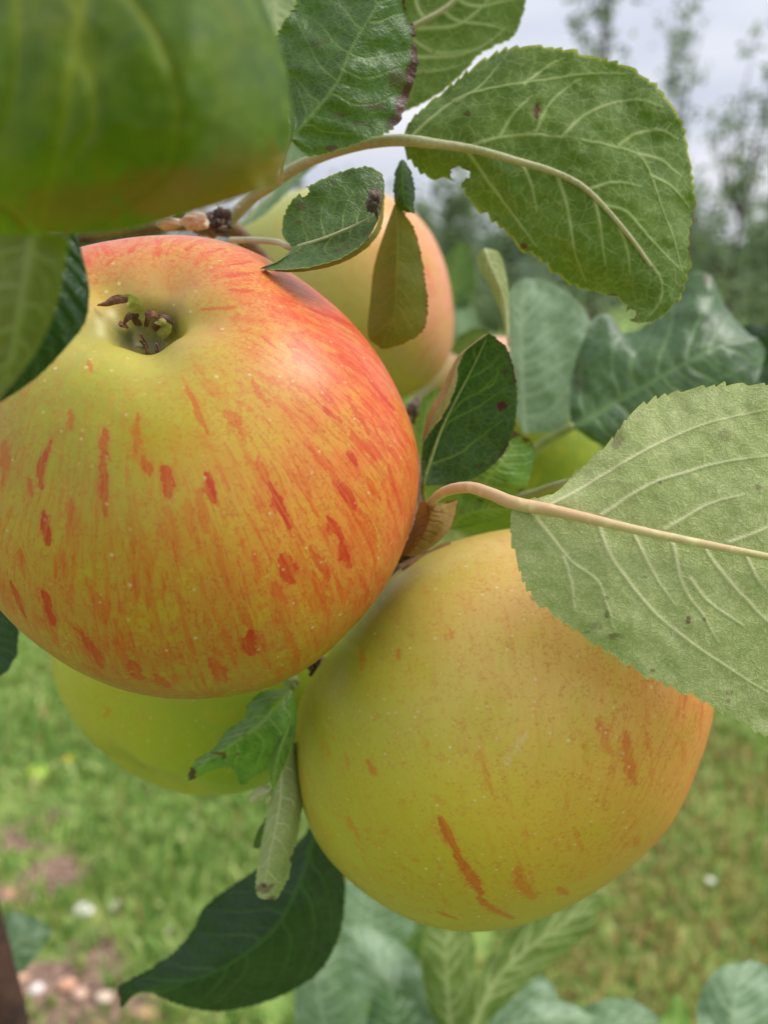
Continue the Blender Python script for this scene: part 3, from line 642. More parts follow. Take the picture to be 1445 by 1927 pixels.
OT = [(1108, 7.5, 4.1, .34, 'thin tall orchard tree with the leftmost leafy top, just above the large veined leaf'),
      (1245, 10.5, 4.5, .34, 'sparse tall orchard tree between the leafy tall one and the bushy right one'),
      (1385, 8.5, 3.4, .42, 'bushy orchard tree at the upper right with upright shoots'),
      (1490, 9.5, 2.7, .7, 'orchard tree cut off by the right edge'),
      (850, 13., 2.9, .8, 'low distant orchard tree behind the olive twisted leaf'),
      (1300, 14., 2.6, .8, 'smaller orchard tree behind the two nearest ones on the right'),
      (960, 16., 2.7, 1.0, 'low orchard tree seen under the large veined leaf'),
      (790, 20., 2.9, 1.0, 'far orchard tree directly right of the rear apple'),
      (1420, 17., 2.8, .9, 'farther orchard tree behind the bushy right one')]
for i, (x, d_, H, sp, lb) in enumerate(OT):
    orchard_tree(base_at(x, d_), H, sp, lb, 50+i, leaves=int(3800*min(sp, 1)**1.1), shoots=5 if i < 2 else 7, ls=.03+.0012*d_)
def far_belt():
    n = 5000; r = np.random.default_rng(5); x = r.uniform(-60, 60, 380); y = 34+r.uniform(-6, 14, 380); h = 2.1+1.8*vnoise(np.stack([x/9, y/9, 0*x], 1), 3)+.6*r.random(380)
    cent = np.stack([x, y, h*.5], 1); cs = np.repeat(cent, 3, 0); cs[:, 2] *= np.tile([.5, 1., 1.6], 380); V, F, C = foliage_cloud(cs, np.full(len(cs), 1.6), 60000, .16, [(84, 104, 78), (100, 120, 90), (70, 90, 72)], 6)
    o = mesh('far_trees', V, F, M_foliage, origin=(0, 38, 0), attrs={'col': C}, smooth=False); props(o, 'dark belt of distant trees beyond the orchard', 'trees', kind='stuff')
far_belt()
def hills():
    x = np.linspace(-900, 900, 90); v = []
    for k, yy in enumerate(np.linspace(300, 700, 14)): v.append(np.stack([x, 0*x+yy, -2+(28*fbm(np.stack([x/260, 0*x+k*.1, 0*x], 1), 3, 4)+4)*math.sin(math.pi*k/13)], 1))
    o = mesh('hills', np.vstack(v), gridfaces(14, 90), M_hill, origin=(0, 500, 0)); o['kind'] = 'structure'
m = NT('hill_woods'); b = m.bsdf(Base_Color=m.mix(m.noise(m.obj(), .05, 5, .7), L4((70, 92, 78)), L4((104, 124, 100))), Roughness=.95); m.t.links.new(b.outputs[0], m.out.inputs[0]); M_hill = m.m
hills()

# ================================================================== the cluster of apples
HERO_SIL = [(790, 900), (783, 830), (762, 760), (725, 690), (670, 615), (605, 555), (530, 500), (455, 462), (380, 444), (300, 441), (230, 446), (150, 462), (60, 500), (0, 560), (-45, 660), (-75, 780), (-80, 900), (-66, 1010),
            (-35, 1100), (30, 1180), (100, 1235), (200, 1288), (290, 1311), (370, 1316), (450, 1306), (520, 1290), (590, 1250), (640, 1205), (700, 1138), (742, 1075), (770, 1000)]
A1C = [(340, 640, (186, 178, 86), 0.25), (400, 600, (200, 160, 78), 0.50), (262, 690, (138, 160, 24), 0.10), (180, 720, (118, 152, 14), 0.02), (200, 780, (122, 154, 16), 0.05), (225, 860, (158, 164, 28), 0.32), (150, 760, (126, 152, 20), 0.05), (240, 740, (130, 156, 20), 0.05), (300, 730, (160, 166, 44), 0.20), (110, 700, (178, 170, 62), 0.15), (190, 830, (146, 162, 30), 0.12), (40, 790, (205, 160, 84), 0.50),
       (180, 500, (206, 120, 66), 0.90), (260, 470, (208, 92, 52), 1.00), (400, 470, (212, 92, 50), 1.00), (330, 540, (205, 172, 92), 0.40), (470, 540, (218, 104, 52), 1.00), (560, 620, (228, 100, 44), 1.00), (600, 600, (222, 80, 42), 1.00), (680, 700, (224, 82, 48), 1.00),
       (740, 830, (218, 96, 44), 1.00), (620, 820, (224, 132, 50), 0.75), (640, 740, (226, 108, 48), 1.00), (450, 720, (214, 170, 78), 0.40), (330, 800, (196, 172, 58), 0.40), (520, 760, (224, 160, 72), 0.50), (420, 900, (214, 152, 58), 0.75), (260, 920, (196, 168, 50), 0.55),
       (100, 900, (200, 164, 58), 0.60), (10, 860, (206, 128, 66), 0.70), (60, 1050, (196, 146, 52), 0.70), (180, 1050, (202, 142, 44), 0.70), (330, 1020, (210, 146, 46), 0.65), (500, 1050, (216, 134, 36), 0.80), (600, 950, (220, 136, 40), 0.65), (700, 950, (232, 134, 50), 0.70), (770, 950, (200, 120, 50), 0.80),
       (700, 1080, (200, 122, 46), 0.80), (600, 1150, (190, 124, 38), 0.80), (250, 1150, (190, 120, 38), 0.70), (400, 1150, (186, 120, 34), 0.70), (120, 1170, (184, 130, 48), 0.80), (480, 1230, (176, 126, 36), 0.70), (350, 1290, (158, 134, 48), 0.60), (550, 1260, (166, 150, 44), 0.40), (200, 1270, (170, 110, 50), 0.70), (780, 900, (196, 132, 50), 0.70)]
A1S = [([(198, 810), (194, 899), (199, 971)], 8.6, .75), ([(97, 832), (78, 877), (77, 915)], 8.6, .85), ([(83, 965), (91, 1023)], 9.5, 1), ([(22, 1098), (47, 1159)], 9.5, 1), ([(86, 1118), (100, 1173)], 11.2, 1), ([(260, 777), (257, 849)], 7.7, .6), ([(271, 866), (285, 893)], 7.7, .7),
       ([(310, 882), (318, 932)], 10.3, .85), ([(388, 891), (404, 943)], 8.6, .95), ([(485, 860), (515, 932)], 7.7, .6), ([(508, 912), (525, 950), (545, 990)], 10.3, 1), ([(429, 777), (462, 821)], 12.0, .6), ([(352, 727), (382, 794), (393, 816)], 6.0, .65), ([(476, 716), (504, 766)], 6.9, .6),
       ([(587, 844), (637, 910)], 6.9, .6), ([(637, 905), (668, 955)], 11.2, .95), ([(668, 955), (698, 982)], 6.9, .6), ([(617, 971), (642, 1015)], 9.5, .95), ([(642, 1015), (656, 1062)], 12.0, .95), ([(584, 1029), (620, 1090)], 8.6, .75), ([(532, 1054), (554, 1090)], 14.6, .9), ([(460, 1143), (470, 1187)], 6.9, .6),
       ([(470, 1190), (471, 1228)], 12.9, 1), ([(399, 1242), (424, 1284)], 11.2, .8), ([(144, 1184), (172, 1215), (194, 1259)], 11.2, .9), ([(249, 1248), (260, 1276)], 15.5, .85), ([(293, 1270), (316, 1292)], 12.0, .8), ([(653, 849), (670, 874)], 7.7, .9), ([(609, 766), (640, 794)], 6.0, .8), ([(655, 750), (692, 812)], 8.6, .7),
       ([(687, 705), (742, 772)], 8.6, .85), ([(731, 877), (756, 965)], 7.7, .7), ([(637, 666), (681, 700)], 7.7, .6), ([(493, 633), (520, 655)], 3.4, .7), ([(39, 1032), (47, 1087)], 8.6, .6), ([(515, 1098), (540, 1134)], 9.5, .6), ([(376, 927), (388, 999)], 9.5, .5), ([(55, 900), (61, 932)], 7.7, .6), ([(133, 943), (138, 988)], 10.3, .5),
       ([(219, 1170), (232, 1248)], 10.3, .5), ([(133, 772), (133, 805)], 6.9, .6), ([(166, 678), (174, 700)], 4.3, .6), ([(11, 833), (6, 910)], 12.9, .6), ([(420, 520), (478, 514)], 7.7, .8), ([(433, 546), (478, 547)], 6.0, .8), ([(379, 582), (445, 578)], 4.3, .6), ([(532, 563), (562, 572)], 5.2, .7), ([(582, 582), (673, 615)], 7.7, .8),
       ([(560, 640), (590, 668)], 6.9, .6), ([(350, 470), (366, 462)], 5.2, .8), ([(389, 476), (428, 466)], 4.3, .8), ([(430, 500), (475, 492)], 3.4, .8), ([(245, 475), (255, 462)], 7.7, .7), ([(300, 480), (300, 465)], 6.9, .6), ([(204, 500), (214, 486)], 5.2, .6), ([(700, 790), (730, 860)], 5.2, .6), ([(530, 640), (600, 700)], 5.2, .5), ([(560, 880), (585, 930)], 5.2, .4), ([(480, 1040), (490, 1100)], 8.6, .4),
       ([(650, 640), (720, 740)], 5.2, .6), ([(690, 900), (715, 940)], 6.9, .6), ([(600, 720), (640, 775)], 5.2, .6), ([(350, 940), (360, 1010)], 6.9, .35), ([(120, 1040), (125, 1090)], 7.7, .4), ([(170, 1090), (180, 1140)], 8.6, .35), ([(250, 800), (270, 880)], 10.3, .35), ([(320, 960), (335, 1030)], 6.9, .35), ([(660, 1090), (650, 1130)], 6.0, .4), ([(690, 1110), (688, 1135)], 6.9, .6)]
hero, hi = apple('large yellow apple with red streaks and open dried eye, nearest to the viewer', 357, 880, .182, .0465, (-.20, .66, .72), HERO_SIL, A1C, A1S, M_apple, 500, 740, nrand=1500, seed=3, cal_depth=.17, calw=.27)
A2_SIL = [(735, 1082), (690, 1140), (640, 1200), (590, 1262), (560, 1320), (553, 1400), (560, 1475), (575, 1545), (605, 1600), (650, 1650), (700, 1692), (750, 1722), (810, 1745), (870, 1756), (930, 1754), (1000, 1738), (1070, 1708), (1130, 1672), (1190, 1630), (1245, 1575), (1290, 1505),
          (1320, 1430), (1340, 1370), (1347, 1310), (1330, 1230), (1290, 1140), (1220, 1060), (1140, 1005), (1050, 985), (960, 992), (880, 1010), (800, 1040)]
A2C = [(840, 1080, (189, 182, 79), 0.28), (960, 1060, (216, 182, 96), 0.48), (650, 1250, (150, 168, 42), 0.23), (700, 1150, (139, 162, 42), 0.18), (620, 1400, (183, 182, 60), 0.38), (585, 1350, (173, 163, 60), 0.58), (760, 1300, (198, 195, 79), 0.23), (900, 1250, (214, 193, 93), 0.38), (960, 1170, (234, 175, 115), 0.58), (1050, 1300, (223, 188, 90), 0.38), (1200, 1350, (237, 166, 89), 0.58),
       (1290, 1330, (237, 159, 89), 0.78), (1335, 1350, (236, 119, 74), 0.80), (900, 1450, (209, 188, 53), 0.28), (1050, 1420, (218, 180, 62), 0.38), (1100, 1520, (214, 175, 49), 0.38), (750, 1550, (198, 177, 44), 0.38), (900, 1620, (195, 166, 37), 0.48), (1200, 1550, (203, 154, 53), 0.58), (1260, 1480, (205, 137, 56), 0.78), (640, 1560, (173, 164, 54), 0.43), (1000, 1720, (181, 154, 48), 0.58),
       (700, 1650, (181, 164, 54), 0.48), (1100, 1650, (197, 159, 44), 0.48), (820, 1720, (173, 157, 53), 0.58), (1150, 1100, (205, 166, 84), 0.48), (700, 1450, (192, 180, 53), 0.28)]
A2S = [([(830, 1540), (845, 1575), (862, 1602)], 9, .75), ([(862, 1612), (885, 1650), (905, 1680)], 11, .75), ([(900, 1690), (930, 1712), (965, 1728)], 8, .7), ([(825, 1716), (860, 1730)], 6, .7), ([(1175, 1380), (1183, 1430), (1195, 1475)], 11, .55), ([(1128, 1360), (1145, 1410)], 10, .45), ([(692, 1435), (706, 1455)], 8, .5), ([(750, 1220), (751, 1240)], 6, .5), ([(680, 1225), (682, 1262)], 7, .35),
       ([(970, 1640), (985, 1670), (1005, 1690)], 12, .5), ([(1050, 1672), (1068, 1684)], 7, .6), ([(1195, 1575), (1200, 1595)], 9, .5), ([(975, 1630), (984, 1652)], 6, .5), ([(1215, 1380), (1225, 1420)], 6, .35), ([(1260, 1500), (1278, 1470)], 5, .45), ([(1320, 1320), (1318, 1380)], 6, .45), ([(655, 1540), (675, 1580)], 8, .35), ([(1280, 1390), (1290, 1440)], 6, .3), ([(1080, 1560), (1095, 1600)], 5, .3), ([(845, 1180), (850, 1200)], 5, .35), ([(952, 1432), (984, 1384)], 7, .5, (226, 196, 130)), ([(1000, 1127), (1006, 1131)], 5, .8, (150, 110, 60)), ([(772, 1196), (776, 1196)], 5, .5, (170, 140, 80))]
apple('big yellow green apple hanging lower right, tucked behind the pale veined leaf', 945, 1370, .212, .0475, (.2, -.92, .34), A2_SIL, A2C, A2S, M_apple2, 440, 600, nrand=200, seed=5, cal_depth=.02, hole=0)
A3_SIL = [(95, 1235), (105, 1290), (130, 1345), (165, 1390), (210, 1430), (265, 1465), (320, 1487), (380, 1499), (440, 1495), (500, 1478), (560, 1445), (620, 1380), (650, 1300), (650, 1200), (620, 1100), (550, 1000), (400, 950), (250, 970), (140, 1060), (100, 1150)]
apple('green apple hanging behind and below the large streaked one', 375, 1225, .265, .0445, (-.3, -.8, .2), A3_SIL, [(300, 1350, (179, 185, 50), .2), (420, 1420, (142, 159, 35), .05), (150, 1300, (183, 185, 61), .3), (250, 1420, (169, 172, 46), .3), (200, 1380, (175, 170, 50), .4), (380, 1360, (163, 179, 48), .0), (500, 1400, (122, 151, 30), 0)],
      [([(198, 1350), (206, 1335)], 7, .4), ([(280, 1440), (300, 1450)], 5, .3)], M_apple2, 180, 240, nrand=20, seed=9)
A4_SIL = [(785, 405), (815, 445), (840, 510), (853, 580), (855, 640), (835, 690), (800, 730), (750, 755), (680, 770), (600, 760), (500, 700), (430, 600), (420, 500), (450, 420), (510, 375), (580, 352), (660, 350), (730, 368)]
apple('blushed yellow pink apple at the back, above right of the streaked one', 640, 560, .345, .044, (.4, .5, -.3), A4_SIL, [(600, 600, (190, 184, 96), .3), (560, 480, (190, 182, 96), .2), (820, 560, (228, 150, 112), .8), (780, 480, (232, 158, 104), .8), (700, 420, (226, 172, 92), .5), (740, 700, (166, 162, 72), .2), (500, 400, (165, 175, 80), .1), (820, 650, (200, 150, 110), .6), (640, 520, (200, 186, 100), .3)],
      [], M_apple2, 160, 220, nrand=160, seed=12)
A5_SIL = [(940, 632), (1000, 650), (1060, 690), (1110, 760), (1130, 850), (1110, 930), (1050, 990), (960, 1020), (880, 1010), (800, 950), (765, 870), (765, 790), (790, 720), (850, 665), (900, 640)]
apple('green apple with pink top, mostly hidden behind the small dark leaf in the middle', 945, 825, .40, .0455, (.2, -.7, .1), A5_SIL, [(940, 645, (232, 170, 150), .6), (1060, 860, (128, 146, 32), 0), (1020, 900, (120, 140, 30), 0), (830, 720, (186, 184, 80), .2), (800, 760, (140, 150, 50), .1), (930, 980, (130, 150, 40), 0), (900, 660, (220, 170, 130), .5)],
      [], M_apple2, 120, 160, nrand=30, seed=14)
# fallen apple in the grass
g = ground(75, 1480)
def small_apple():
    px_, py_, dd = PX(g+np.array([0, 0, .03])); apple('bright green fallen apple lying in the grass', float(px_), float(py_), float(dd), .034, (.3, .8, .4), None, [(float(px_), float(py_), (168, 206, 60), 0)], [], M_apple2, 60, 80, nrand=0, group='fallen fruit in the grass', seed=2, name='fallen_apple')
small_apple()

# calyx of the hero apple
def calyx(root, hi):
    ad = hi['ad']; R = hi['R']; a, b = hi['frame'][0], hi['frame'][1]; c0 = hi['hit'](262, 622); rt, up = RIGHT, UP
    cup = hi['top']
    th = np.linspace(0, 1, 12)[:, None]; ph = np.linspace(0, 2*math.pi, 40, endpoint=False)[None]
    rad = R*(.085+.045*th)*(1+.12*np.cos(5*ph)); v = (cup-ad*.035*R+th[..., None]*ad*.075*R)+rad[..., None]*(np.cos(ph)[..., None]*a+np.sin(ph)[..., None]*b)
    cx = mesh('calyx', v.reshape(-1, 3), gridfaces(12, 40, wrap=True), M_hollow, root)
    rr = np.random.default_rng(4)
    def sepal(pts, w, mat, seed, curl=.3):
        """pts px,py,height above cup floor mm"""
        pts = np.array(pts, float); s, _ = spline(pts, 30); base = PX(cup)[2]
        dep = base-s[:, 2]*1e-3; c = P(s[:, 0], s[:, 1], dep); t = np.gradient(c, axis=0); t /= np.linalg.norm(t, axis=1)[:, None]
        side = np.cross(t, FWD); side /= np.linalg.norm(side, axis=1)[:, None]; nrm = np.cross(side, t); u = np.linspace(-1, 1, 9)
        prof = w*1e-3*(np.sin(np.linspace(.9, math.pi*.99, 30))**.9); V = c[:, None]+u[None, :, None]*prof[:, None, None]*side[:, None]+(np.abs(u)**1.6)[None, :, None]*prof[:, None, None]*curl*nrm[:, None]
        V = V.reshape(-1, 3); V += (fbm(V*900, 2, seed)[:, None]-.5)*.0009*nrm.repeat(9, 0); F = gridfaces(30, 9)
        V2 = V+FWD*.00012; n = len(V); F2 = np.vstack([F, F[:, ::-1]+n]); mesh('sepal', np.vstack([V, V2]), F2, mat, cx)
    cxx, cyy, _ = PX(cup); print('CUP', cxx, cyy)
    sepal([(262, 612, .5), (262, 592, 2.5), (252, 571, 4), (238, 562, 4.6), (218, 566, 4.8)], 1.25, M_sepalgreen, 1, -.4)
    sepal([(240, 561, 5.0), (218, 563, 5.2), (200, 570, 5), (183, 575, 4)], .8, M_sepal, 2, .3)
    sepal([(240, 626, .3), (226, 612, 2), (208, 611, 2.6), (194, 622, 2)], .85, M_sepal, 3, .35)
    sepal([(262, 612, 1), (252, 594, 3), (240, 597, 3.6), (232, 612, 3)], .8, M_sepal, 4, .35)
    sepal([(270, 612, 1), (276, 594, 3), (290, 592, 3.6), (298, 604, 3)], .9, M_sepal, 5, .3)
    sepal([(288, 618, .6), (302, 600, 2.6), (316, 601, 3), (328, 611, 2.4)], .9, M_sepal, 6, .4)
    sepal([(298, 632, .3), (312, 618, 2.2), (306, 606, 3), (290, 608, 3)], 1.1, M_sepalgreen, 7, .3)
    sepal([(226, 638, .2), (212, 628, 1.6), (202, 630, 2), (200, 640, 1.6)], .9, M_sepalgreen, 8, .3)
    for k in range(6):
        a0 = rr.random()*6.28; q = cup+(a*math.cos(a0)+b*math.sin(a0))*R*rr.uniform(.0, .05); e = q+ad*R*rr.uniform(.03, .08)+(a*rr.normal()+b*rr.normal())*R*.015
        s = np.linspace(0, 1, 6)[:, None]; v, f = tubev(q+(e-q)*s, .00022, 5, k, .1); mesh('stamen', v, f, M_sepal, cx)
calyx(hero, hi)

# ================================================================== branches
br = tube('branch', [(-160, 500, .23, 17), (60, 462, .225, 15), (200, 436, .222, 13), (300, 424, .222, 12), (380, 418, .224, 16), (430, 424, .23, 16), (520, 520, .245, 14), (640, 680, .26, 14), (760, 830, .262, 15), (785, 950, .255, 14), (760, 1040, .245, 15), (720, 1120, .245, 16), (640, 1230, .25, 17), (590, 1260, .25, 15), (560, 1310, .25, 12), (550, 1400, .25, 9)], M_bark, n=120, k=16, rough=.12)
props(br, 'tan woody apple branch with buds running behind the streaked apple', 'branch')
def lump(name, x, y, d, rx, ry, mat, parent, seed, amp=.6, freq=1.8):
    th = np.linspace(0, math.pi, 22)[:, None]; ph = np.linspace(0, 2*math.pi, 30, endpoint=False)[None]
    v = np.stack([np.sin(th)*np.cos(ph), np.cos(th)+0*ph, np.sin(th)*np.sin(ph)], -1).reshape(-1, 3); v = v*(1+amp*(fbm(v*freq+seed, 3, seed)-.5)*1.6)[:, None]
    s = d/FPX; return mesh(name, P(x, y, d)+v[:, :1]*rx*s*RIGHT+v[:, 1:2]*ry*s*UP+v[:, 2:]*rx*s*FWD, gridfaces(22, 30, wrap=True), mat, parent)
lump('bud', 366, 417, .205, 25, 15, M_bud, br, 1); lump('bud', 318, 420, .209, 22, 11, M_bud, br, 11, .5); lump('bud', 412, 412, .214, 22, 17, M_shrivel, br, 2, 1.3, 3.2); lump('bud', 398, 432, .214, 30, 10, M_shrivel, br, 3, 1.2, 3); lump('bud', 340, 408, .214, 12, 11, M_shrivel, br, 4, .9, 3)
lump('bud', 600, 1255, .22, 16, 18, M_shrivel, br, 6, 1.4, 3.5); lump('bud', 770, 1045, .222, 30, 14, M_shrivel, br, 7, 1., 3); lump('bud', 783, 775, .245, 16, 24, M_shrivel, br, 8, .8, 2.5)
lump('bud', 548, 1285, .215, 14, 16, M_stalkgreen, br, 9, .5)
for k in range(26):
    r = np.random.default_rng(k); x, y = (412+r.normal(0, 16), 418+r.normal(0, 9)) if k < 16 else (602+r.normal(0, 9), 1250+r.normal(0, 9))
    e = (x+r.normal(0, 12), y+r.normal(0, 10)); tube('bud_hair', [(x, y, .211, 1.1), ((x+e[0])/2+2, (y+e[1])/2-2, .2095, .9), (e[0], e[1], .209, .5)], M_bud if k % 2 else M_shrivel, br, k=5, n=8)

# ================================================================== leaves, front to back
LV = leaf
# very near blurred leaf top left
n1 = LV('very large blurred green leaf with yellow patches filling the upper left corner', [[(-140, -120, 3), (-160, 100, 0), (-120, 300, 0), (-60, 440, 4)], [(180, -160, -2), (150, 60, -8), (110, 280, -7), (70, 443, 3)], [(360, -150, -1), (390, 80, -7), (370, 280, -6), (250, 432, 3)], [(440, -140, 9), (528, 90, 11), (549, 240, 11), (522, 350, 9)]], .088, M_near,
   'top', mid=1, nu=130, nv=130, smooth=.95, teeth=(40, 0), autov=None, veins=[[(200, -60), (290, 60), (330, 160), (335, 250), (300, 340), (180, 420)], [(40, -40), (30, 120), (10, 240)], [(150, 80), (180, 220), (110, 330), (40, 390)], [(100, -60), (170, 60), (185, 160)], [(70, 443), (20, 395), (-40, 370)]], vw=9, edgew=0, wav=1.6, spots=[(130, 390, 120, 45, .4), (350, 365, 180, 50, .6), (470, 330, 80, 60, .45)], vh=.3, group='nearest leaves at upper left')
LV('', [[(-60, 430, 6), (-80, 560, 6), (-60, 700, 6), (-30, 800, 6)], [(60, 440, 3), (40, 560, 0), (20, 680, 2), (-18, 780, 4)], [(132, 446, 4), (112, 560, 5), (70, 660, 6), (0, 752, 8)]], .092, M_near, 'under', mid=1, nu=60, nv=80, smooth=.9, teeth=(40, 0), autov=(4, .1, .1), vw=6, edgew=0, parent=n1, part='folded_blade')
LV('dark green leaf with fine ribs hanging under the very large blurred one', [[(70, 440), (50, 560), (0, 680), (-50, 780)], [(110, 445, -1), (105, 560, -2), (50, 670, -1), (-45, 778)], [(145, 440, 1), (166, 530, 2), (162, 600, 2), (128, 650, 1), (60, 718, 1), (-40, 782)]], .118, M_dark, 'top', nu=70, nv=100, smooth=.8, autov=(10, .05, .1), vw=3, teeth=(30, 1.5), qs=.25, group='nearest leaves at upper left')
LV('dark green leaf cut off by the left edge halfway down', [[(-90, 1120), (-60, 1200), (-20, 1262), (2, 1272)], [(-70, 1110), (-40, 1190), (-10, 1240), (2, 1272)], [(-40, 1110), (15, 1150), (34, 1180), (32, 1220), (22, 1250), (3, 1272)]], .24, M_dark, 'top', nu=40, nv=60)
# damaged leaf, top centre
LV('dark scarred leaf with brown eaten right margin at the top centre', [[(546, 262), (546, 220, 1), (535, 170, 2), (512, 103, 2), (530, 52, 2), (560, 5, 2), (590, -50, 1), (640, -120)], [(546, 262), (590, 212, -1), (635, 155, -1.5), (665, 85, -1.5), (692, 40, -1), (720, -5), (745, -60), (770, -125)], [(547, 264), (575, 291, 2), (620, 285, 2), (680, 266, 2), (738, 240, 3), (765, 190, 4), (784, 118, 4), (778, 55, 3), (760, 0, 2), (790, -60), (776, -124)]], .172, M_green,
   'top', (1, 0), nu=170, nv=210, smooth=.3, teeth=(17, 5), autov=(7, .16, .12), vw=2.3, veinlets=18, pucker=.35, brown=[(1, .35, .80, .16)], spots=[(765, 186, 12, 9, .9), (625, 278, 14, 5, .8), (700, 200, 28, 10, .4), (640, 215, 22, 6, .35), (745, 150, 16, 18, .5), (600, 80, 20, 8, .3), (680, 232, 20, 7, .35)], bites=[(772, 30, 11), (783, 75, 7)], wav=2.2, stalk=[(528, 345, .185, 4), (532, 300, .178, 4), (546, 262, .172, 4)], bulge=.6, qs=.3)
LV('pale leaf underside behind the scarred one at the top', [[(690, 120), (690, 0), (760, -100), (900, -120)], [(690, 122), (770, 55), (850, 5), (900, -40), (950, -110)], [(692, 150), (740, 208), (800, 190), (862, 145), (905, 98), (962, 70), (975, 45), (986, 10), (980, -40), (955, -110)]], .215, M_mid, 'under', nu=100, nv=120, smooth=.3, teeth=(18, 4), vw=4.2, autov=(5, .2, .12), veins=[[(700, 115), (800, 108), (850, 106), (900, 92), (945, 60)], [(770, 55), (850, 50), (900, 20), (940, -30)]], stalk=[(640, 150, .218, 5), (690, 118, .215, 5), (770, 55, .213, 5), (850, 5, .2125, 4), (950, -110, .213, 2)])
LV('blurred pale green leaf between the very large one and the scarred one', [[(470, -60), (480, 0), (500, 60), (530, 110), (545, 160)], [(530, -60), (515, 0), (520, 60), (535, 110), (546, 160)], [(600, -60), (600, 20), (580, 80), (560, 130), (548, 160)]], .26, M_skysheen, 'under', nu=40, nv=50, vw=5)
LV('blurred green leaf showing under the scarred leaf beside the very large one', [[(480, 240), (520, 300), (540, 330), (480, 400), (440, 430)], [(530, 230), (545, 290), (520, 350), (470, 400), (441, 432)], [(600, 240), (610, 290), (560, 340), (500, 400), (442, 434)]], .30, M_skysheen, 'top', nu=40, nv=50, vw=5, autov=(4, .2, .1))
# large veined leaf upper right
LV('large green leaf with bold pale veins and serrated edge, seen from below against the sky', [[(756, 262), (772, 230, 1), (800, 203, 2), (850, 163, 3), (900, 123, 3), (940, 100, 3), (985, 89, 3), (1040, 92, 4), (1100, 105, 4), (1180, 128, 5), (1215, 150, 5), (1250, 182, 6), (1276, 225, 6), (1291, 275, 6), (1300, 335, 6), (1302, 395, 5), (1294, 450, 4), (1292, 505, 3), (1275, 560, 2), (1240, 596, 1), (1203, 610)],
   [(757, 264), (830, 272, -1), (900, 283, -2), (980, 305, -2), (1045, 325, -2), (1105, 358, -2), (1140, 395, -2), (1180, 440, -1), (1220, 492), (1246, 533, 0), (1238, 575, 0), (1206, 608)],
   [(757, 268), (772, 298, 3), (800, 326, 4), (842, 334, 4), (868, 338, 3), (882, 368, 2), (920, 402, 2), (960, 442, 3), (985, 466, 3), (1025, 490, 3), (1060, 522, 3), (1110, 545, 3), (1150, 553, 3), (1178, 572, 3), (1190, 600, 1), (1202, 610)]], .188, M_mid, 'under', (-1.5, 0), nu=250, nv=330, smooth=.35, teeth=(27, 9), vw=3.3, autov=None, wav=3.5, bulge=-1.5, veinlets=17, pucker=.35,
   veins=[[(886, 276), (932, 260), (989, 253), (1061, 258), (1133, 271), (1200, 289), (1221, 320), (1241, 381), (1267, 448), (1282, 510)], [(777, 253), (819, 216), (870, 180), (958, 160), (1030, 149), (1112, 139), (1174, 139)], [(1056, 258), (1092, 222), (1143, 196), (1195, 188), (1246, 201)], [(1164, 273), (1195, 253), (1241, 245), (1275, 262)], [(875, 279), (922, 346), (973, 415), (1009, 464)], [(1045, 325), (1066, 385), (1081, 474), (1102, 531)],
          [(1128, 385), (1174, 396), (1210, 435), (1246, 474), (1277, 505)], [(1164, 425), (1180, 470), (1185, 520)], [(1118, 375), (1128, 420), (1138, 500)], [(1107, 356), (1154, 343), (1205, 350)], [(980, 305), (1000, 350), (1010, 400)], [(1200, 289), (1240, 300), (1280, 330)], [(1225, 330), (1262, 350), (1296, 390)], [(1005, 254), (1030, 200), (1060, 170), (1090, 150)], [(940, 258), (965, 215), (1000, 180)], [(860, 190), (900, 165), (940, 120)], [(985, 158), (1030, 125), (1060, 110)]],
   bites=[(866, 330, 15), (1186, 592, 9)], spots=[(1010, 205, 7, 17, 1), (879, 214, 6, 5, .6), (985, 462, 8, 5, .8), (1150, 556, 12, 4, .7), (1192, 604, 10, 8, .5)], brown=[(-1, .75, .85, .03)], edgew=.035,
   stalk=[(425, 424, .226, 12), (470, 376, .216, 12), (525, 338, .208, 11), (560, 314, .202, 11), (630, 285, .194, 11), (700, 268, .1885, 11), (760, 264, .1855, 11), (830, 272, .1845, 9), (900, 283, .1842, 7.5), (980, 305, .1845, 6.5), (1045, 325, .1848, 6), (1105, 358, .1845, 5), (1180, 440, .1852, 4), (1246, 533, .187, 3)])
# small leaf over the apple's shoulder
l7 = LV('small grey green leaf with a shrivelled brown spot lying over the apples shoulder', [[(549, 463), (532, 440, 0), (540, 398, -1), (562, 366, -1), (600, 342, -2), (640, 325, -2), (692, 315, -1), (716, 328, 0), (723, 352, 1), (718, 388, 2)], [(550, 466), (600, 452, -1), (650, 432, -1), (700, 408, 0), (718, 390, 2)], [(550, 468), (524, 492, -2), (492, 505, -2), (545, 506, -3), (600, 498, -4), (650, 480, -4), (690, 450, -3), (710, 415, -1), (719, 392, 2)]], .168, M_green,
   'top', (0, -3), nu=110, nv=130, smooth=.4, teeth=(15, 4), vw=1.7, autov=(4, .14, .12), spots=[(562, 388, 14, 10, .5), (628, 345, 8, 6, .3), (640, 470, 7, 5, .5), (655, 466, 4, 5, .6), (690, 440, 9, 5, .4), (498, 504, 10, 4, .7), (590, 480, 6, 3, .4), (560, 420, 7, 5, .3)], brown=[(1, .80, 1, .06)], bites=[(572, 361, 7)], wav=2., bulge=.8, rimw=.0, veinlets=16,
   stalk=[(435, 452, .2, 6), (480, 452, .188, 6), (525, 456, .177, 6), (550, 466, .1685, 5.5), (600, 452, .1665, 3.2), (650, 432, .1662, 2.6), (700, 408, .167, 1.5)], stalk_mat=M_stalk)
lump('shrivelled_tip', 704, 381, .1655, 13, 18, M_shrivel, l7, 5, 1.4, 3.)
